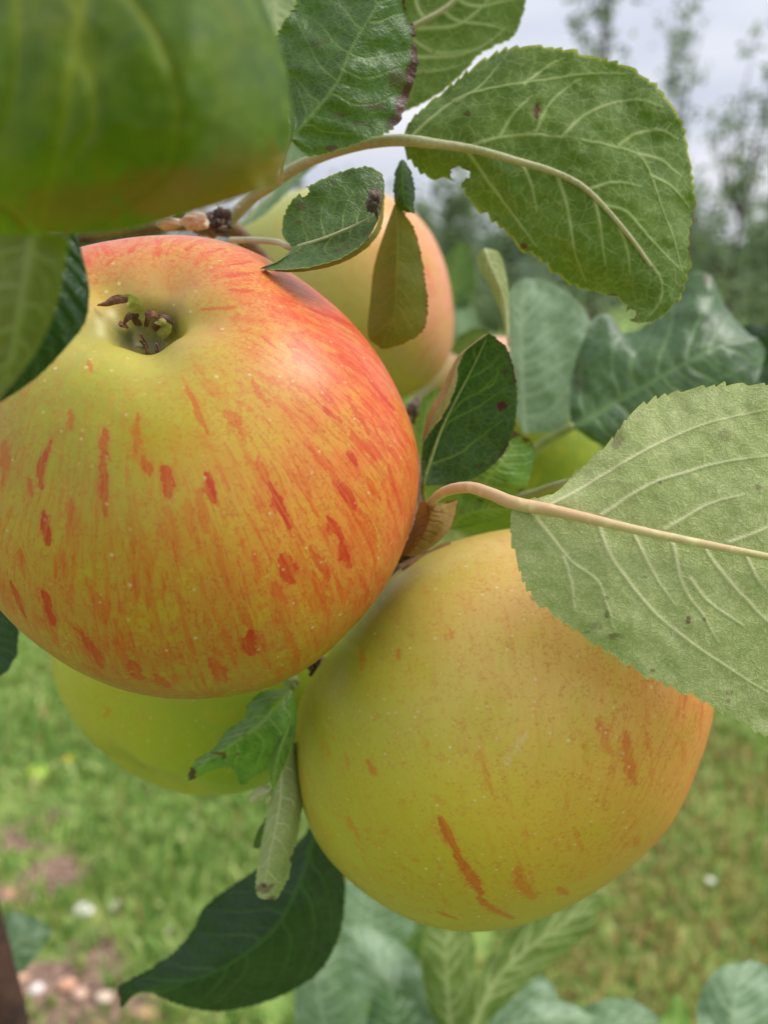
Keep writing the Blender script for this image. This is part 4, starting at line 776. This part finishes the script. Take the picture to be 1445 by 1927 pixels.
LV('', [[(494, 506, -2), (545, 507, -3), (600, 499, -4), (650, 481, -4), (690, 451, -3), (712, 415, -1), (722, 350, 1)], [(500, 508, 0), (547, 512, 0), (602, 506, 0), (655, 489, 0), (698, 458, 0), (719, 420, 1), (723, 350, 2)]], .168, M_olive, 'under', (0, -3), mid=0, nu=14, nv=70, teeth=(15, 2), autov=None, veins=[], vw=1, edgew=.3, parent=l7, part='rolled_margin')
# twisted olive leaf
l8 = LV('olive yellow twisted leaf hanging in front of the rear apple', [[(742, 384), (722, 440, 2), (704, 500, 3), (697, 560, 3), (692, 630, 2), (714, 654, 1)], [(745, 384), (748, 440, -1), (746, 520, -2), (742, 590, -2), (716, 656)], [(748, 386), (772, 420, 0), (786, 455, 1), (796, 510, 1), (803, 570, 1), (796, 618, 0), (760, 645, 0), (720, 657)]], .198, M_olive, 'under', nu=90, nv=120, smooth=.7, teeth=(13, 4), teeth_rails=(-1,), vw=1.1, autov=(6, .1, .15), wav=2.2, edgew=.05, brown=[(1, .55, .75, .04)], group='small leaves in front of the rear apple')
LV('', [[(752, 303, 1), (744, 330, 0), (742, 370, -1), (750, 392, 0), (780, 402, 1)], [(757, 300, 0), (757, 330, -1), (758, 365, -2), (766, 390, -1), (780, 402, 1)], [(761, 302, 1), (774, 330, 1), (780, 365, 1), (776, 390, 1), (780, 403, 1)]], .197, M_deep, 'top', nu=40, nv=50, smooth=.7, teeth=(13, 3), vw=2, autov=(4, .1, .1), parent=l8, part='twisted_tip')
LV('narrow pale upright leaf edge beside the blurred bluish leaf', [[(896, 482, 0), (904, 510, 0), (922, 538, 0), (938, 572, 1), (950, 615, 1), (955, 652, 1)], [(910, 468, -1), (922, 500, -1), (940, 540, -1), (951, 590, 0), (956, 652, 1)], [(915, 467, 0), (938, 475, 0), (950, 505, 0), (956, 545, 0), (958, 600, 1), (957, 654, 1)]], .232, M_under, 'under', nu=36, nv=60, smooth=.6, teeth=(16, 2), teeth_rails=(0,), vw=1.5)
# dark centre leaf with rolled margin
l13 = LV('dark green leaf with rolled dry left edge standing beside the streaked apple', [[(796, 912), (792, 880, 0), (797, 830, 0), (812, 795, 0), (840, 752, -1), (856, 716, -1), (862, 684, -1), (882, 650, -1), (918, 627)], [(797, 912), (812, 860, 2), (836, 795, 3), (862, 742, 3), (885, 700, 2), (905, 660, 1), (918, 627)], [(798, 914), (835, 913, 1), (880, 904, 1), (918, 882, 1), (948, 850, 1), (966, 805, 0), (972, 750, 0), (966, 700, 0), (952, 655, 0), (936, 640, 0), (919, 627)]], .192, M_deep, 'top', nu=120, nv=150, smooth=.5, teeth=(10, 3), teeth_rails=(-1,), vw=2.2, autov=None,
   veins=[[(824, 824), (850, 790), (900, 765), (950, 730)], [(836, 795), (870, 755), (905, 735), (940, 700)], [(862, 742), (880, 715), (920, 690), (940, 670)], [(805, 875), (860, 855), (900, 825), (945, 790)], [(896, 680), (892, 665), (890, 650)], [(905, 735), (930, 720), (938, 690)]], spots=[(943, 765, 10, 9, 1), (902, 877, 7, 5, .5), (950, 700, 4, 5, .6)], edgew=.03, brown=[(1, .72, 1, .05), (1, .35, .45, .04)], wav=1.,
   stalk=[(800, 950, .2, 4), (796, 912, .194, 4), (812, 860, .1932, 3), (836, 795, .194, 2.2), (885, 700, .1936, 1.5), (914, 640, .192, .8)], stalk_mat=M_stalkgreen)
LV('', [[(793, 832, 0), (806, 775, -1), (834, 726, -1), (848, 694, -1), (866, 665, -1), (905, 634, 0), (918, 627)], [(797, 830, -1), (816, 782, -3), (840, 740, -3), (855, 700, -3), (868, 668, -2), (906, 636, -1), (918, 627)], [(797, 832, 0), (812, 808, -1), (840, 768, -1), (858, 720, -1), (861, 690, -1), (880, 656, -1), (918, 629)]], .1915, M_tan, 'under', nu=30, nv=100, smooth=.8, teeth=(14, 2.5), teeth_rails=(-1,), autov=None, veins=[], vw=1.5, parent=l13, part='rolled_margin')
LV('glossy green leaf with brown top edge just behind the dark standing leaf', [[(900, 935), (870, 900), (885, 860), (920, 830), (960, 806)], [(900, 935), (920, 900, -1), (945, 870, -1), (965, 840), (985, 822)], [(902, 937), (950, 935, 1), (985, 922, 1), (1000, 880, 2), (1003, 845, 2), (997, 826)]], .222, M_bright, 'top', nu=70, nv=80, teeth=(14, 3), brown=[(-1, .75, 1, .2), (1, .9, 1, .1)], spots=[(965, 815, 18, 8, .95), (990, 826, 10, 6, .9), (950, 905, 4, 3, .6), (985, 925, 10, 6, .6)], wav=2, vw=2.5)
LV('bright glossy leaf under the pinkish leaf stalk', [[(842, 992), (845, 960), (870, 930), (910, 925), (960, 945)], [(845, 995), (870, 972, -1), (900, 962, -1), (930, 958), (962, 952)], [(850, 998), (880, 992, 1), (915, 982, 1), (945, 972, 1), (964, 958)]], .225, M_bright, 'top', nu=60, nv=70, teeth=(14, 2), spots=[(905, 942, 5, 4, .7), (948, 950, 8, 5, .5)], wav=2, vw=2.5)
LV('small green leaf sliver between the rear apples and the dark standing leaf', [[(790, 835), (785, 800), (792, 760), (812, 738), (828, 730)], [(792, 836), (800, 800), (808, 765), (820, 745), (829, 730)], [(795, 838), (815, 805), (824, 775), (830, 750), (830, 731)]], .23, M_bright, 'top', nu=36, nv=40, vw=2)
# dry cup
cup = LV('dry brown curled leaf cupped around the pinkish stalk', [[(790, 944, 3), (782, 975, 2), (770, 1010, 1), (752, 1045, 1)], [(806, 946, -2), (804, 980, -3), (790, 1015, -3), (768, 1046, -1)], [(838, 948, -2), (832, 985, -3), (815, 1015, -2), (785, 1046, 0)], [(861, 940, 3), (850, 985, 2), (832, 1012, 1), (798, 1040, 2)]], .186, M_brown, 'top', mid=1, nu=70, nv=70, smooth=.95, teeth=(14, 2), autov=(5, .1, .1), vw=1.6, wav=1.2, edgew=.02)
LV('', [[(812, 950, 3), (822, 962, 3), (835, 985, 3)], [(838, 945, 5), (842, 960, 5), (842, 985, 5)], [(861, 938, 3), (860, 955, 3), (850, 985, 3)]], .187, M_brown, 'top', nu=24, nv=24, smooth=.9, teeth=(10, 1), autov=None, veins=[], parent=cup, part='folded_blade')
LV('darker dry leaf scrap below the brown cupped one, wedged between the apples', [[(752, 1062, 2), (775, 1050, 1), (800, 1040, 1), (845, 1018, 2)], [(756, 1072, -1), (785, 1062, -2), (815, 1050, -1), (848, 1022, 1)], [(760, 1078, 2), (790, 1074, 1), (822, 1062, 1), (850, 1026, 2)]], .2, M_brown, 'top', nu=40, nv=50, smooth=.9, teeth=(10, 2), wav=1.5)
# big pale right leaf
LV('big pale leaf underside with thick pinkish midrib overlapping the lower right apple', [[(958, 944), (1000, 940, 0), (1040, 930, 1), (1072, 906, 2), (1110, 868, 3), (1150, 830, 4), (1185, 785, 4), (1240, 750, 5), (1325, 731, 5), (1400, 726, 5), (1460, 730, 5), (1560, 770, 6), (1680, 880, 8), (1740, 1080, 8)], [(960, 945), (1060, 965, 0), (1200, 998, 0), (1330, 1025, 0), (1445, 1048, 1), (1560, 1072, 3), (1740, 1110, 8)],
   [(961, 952), (963, 1005, 0), (982, 1078, 0), (1010, 1125, 0), (1060, 1165, 0), (1110, 1200, -1), (1160, 1235, -1), (1220, 1270, -1), (1290, 1300, -1), (1345, 1328, 0), (1400, 1360, 1), (1450, 1385, 2), (1560, 1400, 4), (1660, 1320, 6), (1740, 1140, 8)]], .158, M_under, 'under', (0, -.3), nu=300, nv=330, smooth=.3, teeth=(29, 9), vw=3.6, autov=None, wav=1.8, bulge=-1.2, veinlets=24, pucker=.14,
   veins=[[(1007, 975), (1043, 1018), (1075, 1057), (1121, 1090), (1138, 1129), (1154, 1181)], [(1125, 988), (1147, 1044), (1180, 1090), (1219, 1142), (1272, 1188), (1324, 1227), (1383, 1266), (1435, 1299), (1500, 1330)], [(1327, 1034), (1357, 1077), (1416, 1142), (1445, 1171), (1540, 1250)], [(1265, 1021), (1285, 1103), (1324, 1162), (1350, 1210)], [(1193, 1008), (1239, 1096), (1270, 1140)], [(1460, 1055), (1530, 1120), (1620, 1200)],
          [(1131, 969), (1219, 913), (1300, 886), (1370, 868), (1460, 856)], [(1370, 1021), (1445, 992), (1560, 930)], [(1030, 953), (1100, 915), (1200, 855), (1320, 800), (1445, 770)], [(1250, 997), (1330, 950), (1400, 930)], [(1400, 1040), (1425, 1090), (1445, 1115)], [(1300, 1090), (1330, 1130), (1400, 1180)], [(1060, 1048), (1075, 1100), (1080, 1150)]],
   spots=[(1142, 1154, 5, 10, .5), (1152, 1196, 12, 5, .55), (1140, 1125, 5, 4, .4), (1294, 1168, 5, 8, .7), (1212, 1086, 4, 3, .4), (1228, 1262, 6, 3, .6), (1426, 918, 7, 6, .5), (1360, 820, 16, 12, .25), (1120, 1180, 16, 8, .3), (1155, 1200, 20, 6, .3), (1160, 832, 10, 16, .3), (1105, 1190, 10, 4, .35)], edgew=.02,
   stalk=[(812, 946, .184, 9), (825, 932, .178, 9), (848, 921, .172, 10), (885, 917, .166, 11), (925, 930, .161, 12), (965, 946, .1575, 13), (1040, 961, .1558, 12), (1120, 979, .1552, 10), (1200, 998, .155, 9), (1330, 1025, .155, 8), (1445, 1048, .1555, 7), (1560, 1072, .157, 6), (1720, 1106, .162, 3)], stalk_mat=M_stalkpink)
# leaves to the right, a little out of focus
LV('blurred bluish green leaf right of the narrow pale leaf', [[(985, 815), (962, 750, 2), (957, 650, 2), (950, 570, 2), (975, 527)], [(990, 816), (982, 740, 0), (980, 650, 0), (980, 580, 0), (985, 525)], [(995, 816), (1062, 805, -4), (1078, 745, -5), (1102, 680, -5), (1113, 615, -4), (1075, 556, -3), (1020, 527, -1), (990, 524)]], .32, M_skysheen, 'top', (2, -6), nu=60, nv=80, smooth=.5, teeth=(22, 1.5), vw=3, wav=4)
LV('glossy dark bluish leaf with curled notch under the large veined leaf', [[(1074, 806), (1072, 740, 6), (1080, 690, 8), (1097, 640, 10), (1118, 598, 12), (1150, 596, 13), (1172, 626, 13), (1215, 612, 13), (1260, 565, 14), (1300, 516, 15), (1335, 520, 14), (1362, 572, 13), (1385, 605, 11), (1420, 640, 9)], [(1080, 803), (1150, 762, 0), (1220, 722, -1), (1290, 682, -1), (1360, 650, 0), (1425, 636, 8)], [(1080, 806), (1140, 842, 0), (1200, 850, 0), (1280, 840, 0), (1360, 790, 0), (1420, 720, 2), (1440, 660, 8)]], .285, M_bluegloss, 'top', nu=110, nv=130, smooth=.55, teeth=(24, 2), vw=4, autov=(6, .15, .12), wav=5, bulge=-1.5, spots=[(1090, 725, 8, 10, .4), (1160, 615, 10, 8, .6), (1332, 524, 10, 10, .6)],
   stalk=[(985, 870, .31, 9), (1020, 835, .3, 9), (1078, 802, .286, 8)], stalk_mat=M_stalkgreen)
LV('dark green leaf at the right edge beside the glossy bluish one', [[(1330, 800), (1350, 740), (1360, 690), (1385, 620), (1440, 612), (1500, 600)], [(1332, 802), (1390, 730, 2), (1450, 680, 2), (1520, 640, 2), (1560, 600)], [(1334, 804), (1400, 800), (1480, 770), (1540, 720), (1562, 602)]], .33, M_dark, 'top', nu=60, nv=70, teeth=(20, 4), wav=5, vw=4, bulge=-2)
LV('pale green leaf piece glimpsed behind the big pale leaf with its own thin stalk', [[(1070, 905), (1100, 880), (1180, 880), (1300, 930)], [(1070, 906), (1130, 915), (1200, 930), (1300, 940)], [(1072, 908), (1110, 950), (1200, 980), (1300, 950)]], .2, M_under, 'under', nu=40, nv=50, stalk=[(970, 937, .235, 7), (1010, 926, .225, 7), (1045, 914, .215, 7), (1072, 906, .2, 6)], stalk_mat=M_stalkgreen)
for lb, rl, d_, mt in [
 ('blurred mid green leaf right of the rear apple', [[(830, 580), (825, 520), (840, 480), (868, 455)], [(850, 582), (852, 530), (860, 490), (872, 458)], [(880, 580), (893, 530), (890, 485), (874, 458)]], .5, M_green),
 ('blurred pale bluish leaf low behind the narrow pale leaf', [[(856, 640), (850, 600), (856, 570), (868, 556)], [(872, 640), (870, 600), (870, 575), (870, 556)], [(895, 640), (898, 615), (890, 580), (872, 556)]], .5, M_skysheen),
 ('dark green leaf tip above the pink topped apple', [[(850, 660), (862, 635), (885, 622), (915, 622)], [(852, 664), (880, 645), (900, 635), (918, 626)], [(858, 670), (885, 662), (908, 650), (920, 630)]], .36, M_green),
 ('dark green leaf just above the branch under the very large blurred leaf', [[(110, 470), (150, 425), (220, 415), (300, 430)], [(120, 475), (170, 442), (230, 436), (302, 436)], [(130, 480), (180, 460), (240, 452), (305, 442)]], .235, M_dark)]:
    LV(lb, rl, d_, mt, 'top', nu=36, nv=44, vw=3)
# crumpled bright leaf under the hero apple
l18 = LV('bright green crumpled leaf with brown torn tip under the streaked apple', [[(530, 1296, 2), (492, 1304, 0), (468, 1326, 0), (461, 1352, 0), (426, 1378, 0), (400, 1412, 0), (368, 1432, 0), (353, 1468, 0)], [(548, 1298, -1), (520, 1330, -5), (490, 1362, -5), (455, 1388, -4), (420, 1412, -3), (380, 1440, -1), (353, 1468, 0)], [(556, 1310, 0), (556, 1352, -3), (540, 1385, -5), (505, 1408, -2), (460, 1425, -1), (415, 1434, -1), (383, 1448, 0), (354, 1469, 0)], [(556, 1320, 2), (556, 1380, 0), (545, 1410, 0), (525, 1440, 1), (500, 1450, 1), (476, 1462, 1), (455, 1478, 1), (437, 1446, 1), (400, 1448, 1), (356, 1470, 0)]], .196, M_bright,
   'top', mid=1, nu=120, nv=130, smooth=.75, teeth=(13, 4), autov=(6, .14, .1), vw=2.6, wav=2.2, spots=[(362, 1455, 12, 14, .95), (410, 1418, 14, 3, .8), (422, 1424, 5, 5, .8), (448, 1418, 5, 4, .6), (462, 1384, 6, 4, .4)], edgew=.03)
LV('', [[(556, 1345, 0), (548, 1400, -1), (535, 1440, -1), (514, 1488, 0)], [(548, 1350, -2), (530, 1400, -4), (520, 1440, -3), (513, 1490, 0)], [(535, 1380, 0), (515, 1410, 0), (508, 1440, 0), (512, 1488, 0)]], .193, M_bright, 'top', nu=40, nv=60, smooth=.8, teeth=(14, 3), vw=2, edgew=.1, parent=l18, part='folded_blade')
LV('pale grey green rolled leaf hanging down between the two lower apples', [[(524, 1395, 4), (515, 1450, 2), (510, 1500, 2), (500, 1550, 2), (490, 1605, 2), (483, 1665, 2), (486, 1688, 2)], [(535, 1395, -2), (530, 1450, -3), (527, 1510, -3), (518, 1560, -3), (508, 1610, -3), (498, 1668, -1), (496, 1692, -1)], [(550, 1395, -2), (553, 1450, -2), (556, 1500, -2), (547, 1560, -2), (535, 1610, -2), (524, 1655, 0), (512, 1692, 0)], [(560, 1400, 4), (566, 1460, 3), (569, 1500, 3), (563, 1555, 3), (550, 1608, 3), (542, 1650, 3), (518, 1694, 3)]], .205, M_under, 'under', mid=1, nu=100, nv=150, smooth=.95, teeth=(16, 3), autov=(5, .1, .1), vw=1.3, veinlets=14, wav=2.4, spots=[(500, 1672, 16, 9, .6), (498, 1668, 5, 5, .9), (512, 1690, 12, 4, .6), (533, 1640, 8, 10, .2)], bites=[(552, 1618, 5)], edgew=.03)
LV('tiny grey green leaf flap left of the rolled leaf', [[(508, 1478), (490, 1480), (468, 1498), (470, 1512)], [(510, 1486, -1), (495, 1492, -1), (480, 1502, -1), (470, 1513)], [(512, 1494), (500, 1504), (485, 1510), (471, 1514)]], .206, M_under, 'under', nu=30, nv=30, teeth=(9, 2), vw=1.5)
LV('frayed leaf shred behind the left side of the rolled leaf', [[(508, 1530), (495, 1550), (482, 1575), (478, 1596)], [(510, 1540), (500, 1558), (490, 1580), (480, 1596)], [(514, 1560), (506, 1575), (496, 1592), (482, 1597)]], .215, M_green, 'top', nu=26, nv=30, teeth=(6, 4), vw=1.5)
LV('large dark green leaf hanging below the rolled leaf, pointing down left', [[(596, 1540), (560, 1588, 2), (520, 1620, 3), (480, 1640, 3), (430, 1672, 2), (385, 1708, 2), (365, 1748, 2), (332, 1790, 2), (290, 1820, 1), (252, 1840, 0), (226, 1856, 0), (222, 1872)], [(598, 1540), (578, 1620, -1), (552, 1690, -3), (520, 1745, -3), (470, 1790, -3), (400, 1832, -2), (310, 1855, -1), (224, 1874)], [(600, 1540), (622, 1580, 3), (644, 1630, 5), (648, 1695, 6), (636, 1765, 6), (600, 1828, 5), (540, 1868, 4), (470, 1893, 3), (400, 1902, 2), (335, 1888, 1), (285, 1868, 0), (255, 1872, 0), (230, 1895, 0), (226, 1876)]], .262, M_dark, 'top', nu=150, nv=190, smooth=.5, teeth=(20, 3), vw=2.6, autov=(6, .14, .14), wav=2.5, spots=[(250, 1838, 18, 6, .4), (224, 1872, 7, 7, .7)], edgew=.015)
# blurred leaves along the bottom
BL = [('pale bluish leaf at bottom centre left, lit along its folds', [[(560, 1990), (556, 1900, 0), (558, 1840, 0), (590, 1790, 0), (640, 1770)], [(640, 2000), (610, 1920, -3), (600, 1860, -3), (610, 1810, -2), (642, 1770)], [(740, 2000), (700, 1930), (680, 1870), (665, 1810), (645, 1770)]], .46, M_skysheen, 'top'),
 ('broad blurred green leaf right behind the tip of the dark hanging leaf', [[(830, 1990), (700, 1900, 0), (655, 1830, 0), (640, 1770, 0), (640, 1735)], [(835, 1990), (770, 1890, -4), (720, 1830, -4), (680, 1780, -2), (645, 1735)], [(840, 1990), (825, 1900, 3), (805, 1840, 3), (760, 1780, 3), (700, 1745, 2), (650, 1733)]], .44, M_skysheen, 'top'),
 ('upright darker leaf tip at bottom centre in front of the broad blurred leaf', [[(690, 2000), (690, 1930), (700, 1880), (722, 1846)], [(740, 2000), (745, 1930, -3), (738, 1880, -2), (723, 1846)], [(835, 2000), (832, 1940), (790, 1890), (726, 1846)]], .42, M_bluegloss, 'top'),
 ('pale leaf partly hidden under the lower right apple at its left', [[(640, 1760), (640, 1700), (655, 1660), (690, 1640)], [(700, 1770), (700, 1720), (705, 1680), (710, 1640)], [(770, 1770), (780, 1730), (760, 1690), (730, 1650)]], .5, M_skysheen, 'top'),
 ('small deep green leaf between the pale ones below the apple', [[(720, 1800), (705, 1760), (700, 1720), (720, 1690)], [(760, 1810), (755, 1770), (750, 1730), (740, 1690)], [(805, 1800), (810, 1760), (800, 1720), (760, 1690)]], .55, M_green, 'top'),
 ('upright pale yellow green leaf directly below the apple', [[(830, 1990), (810, 1900), (795, 1830), (798, 1760), (820, 1720)], [(850, 1990), (845, 1900, -3), (840, 1830, -3), (840, 1760, -3), (840, 1715)], [(895, 1990), (897, 1900), (895, 1830), (890, 1760), (860, 1715)]], .43, M_mid, 'under'),
 ('long light green leaf underside reaching down left below the apple', [[(880, 1930), (890, 1860), (930, 1790), (1010, 1720), (1130, 1680)], [(890, 1935), (930, 1850, -3), (990, 1790, -3), (1060, 1740, -2), (1132, 1682)], [(900, 1940), (980, 1860), (1040, 1810), (1110, 1750), (1134, 1684)]], .4, M_mid, 'under'),
 ('grey green leaf behind the long light one at the bottom', [[(890, 1990), (900, 1900), (930, 1840), (980, 1815)], [(940, 1990), (960, 1900), (975, 1850), (985, 1815)], [(1060, 1990), (1055, 1900), (1035, 1850), (990, 1815)]], .5, M_skysheen, 'top'),
 ('low wide bluish leaf along the bottom edge right of centre', [[(880, 1960), (900, 1905), (980, 1880), (1060, 1885), (1120, 1915)], [(880, 1980), (960, 1930, -3), (1040, 1915, -3), (1120, 1920)], [(885, 2010), (980, 1990), (1080, 1970), (1122, 1925)]], .42, M_skysheen, 'top'),
 ('rounded bluish leaf at the bottom edge right of the low wide one', [[(1040, 1990), (1060, 1930), (1110, 1890), (1180, 1880), (1235, 1910)], [(1060, 2000), (1110, 1950, -3), (1170, 1925, -2), (1238, 1915)], [(1080, 2010), (1160, 2000), (1230, 1970), (1240, 1920)]], .44, M_skysheen, 'top'),
 ('small light green leaf bit between the bottom leaves and the corner leaf', [[(1240, 1960), (1245, 1920), (1262, 1885), (1268, 1870)], [(1265, 1960), (1268, 1920), (1270, 1890), (1270, 1870)], [(1300, 1960), (1298, 1925), (1285, 1890), (1272, 1870)]], .5, M_bright, 'top'),
 ('bluish green leaf in the lower right corner', [[(1330, 2000), (1312, 1930), (1318, 1870), (1350, 1825), (1400, 1810)], [(1400, 2010), (1380, 1930, -4), (1385, 1870, -4), (1395, 1830, -2), (1405, 1808)], [(1520, 2000), (1500, 1920), (1480, 1860), (1445, 1820), (1410, 1807)]], .38, M_skysheen, 'top'),
 ('pointed bluish leaf beside the dark stem in the lower left', [[(-20, 1850), (-10, 1780), (10, 1725), (40, 1718), (98, 1745)], [(-10, 1850), (10, 1800, -2), (40, 1770, -3), (98, 1748)], [(0, 1855), (30, 1835), (60, 1810), (85, 1775), (99, 1750)]], .42, M_skysheen, 'top')]
for lb, rl, d_, mt, sd2 in BL:
    LV(lb, rl, d_, mt, sd2, (2, -9), nu=70, nv=80, teeth=(22, 3), vw=3.2, autov=(6, .16, .12), wav=6, smooth=.5, group='blurred leaves below the apples')
tw = tube('twig', [(868, 1740, .42, 3), (872, 1800, .42, 3), (878, 1850, .42, 3), (888, 1890, .42, 3), (895, 1960, .42, 3)], M_stalkgreen, n=30); props(tw, 'thin yellow green twig between the upright leaves below the apple', 'twig')
st = tube('tree_stem', [(-75, 1520, .40, 16), (-45, 1640, .40, 22), (-24, 1720, .40, 25), (-6, 1800, .395, 27), (10, 1870, .39, 29), (32, 1990, .385, 31), (80, 2300, .38, 34)], M_darkbark, n=60, k=20, rough=.1); props(st, 'dark brown woody stem in the lower left corner', 'stem')
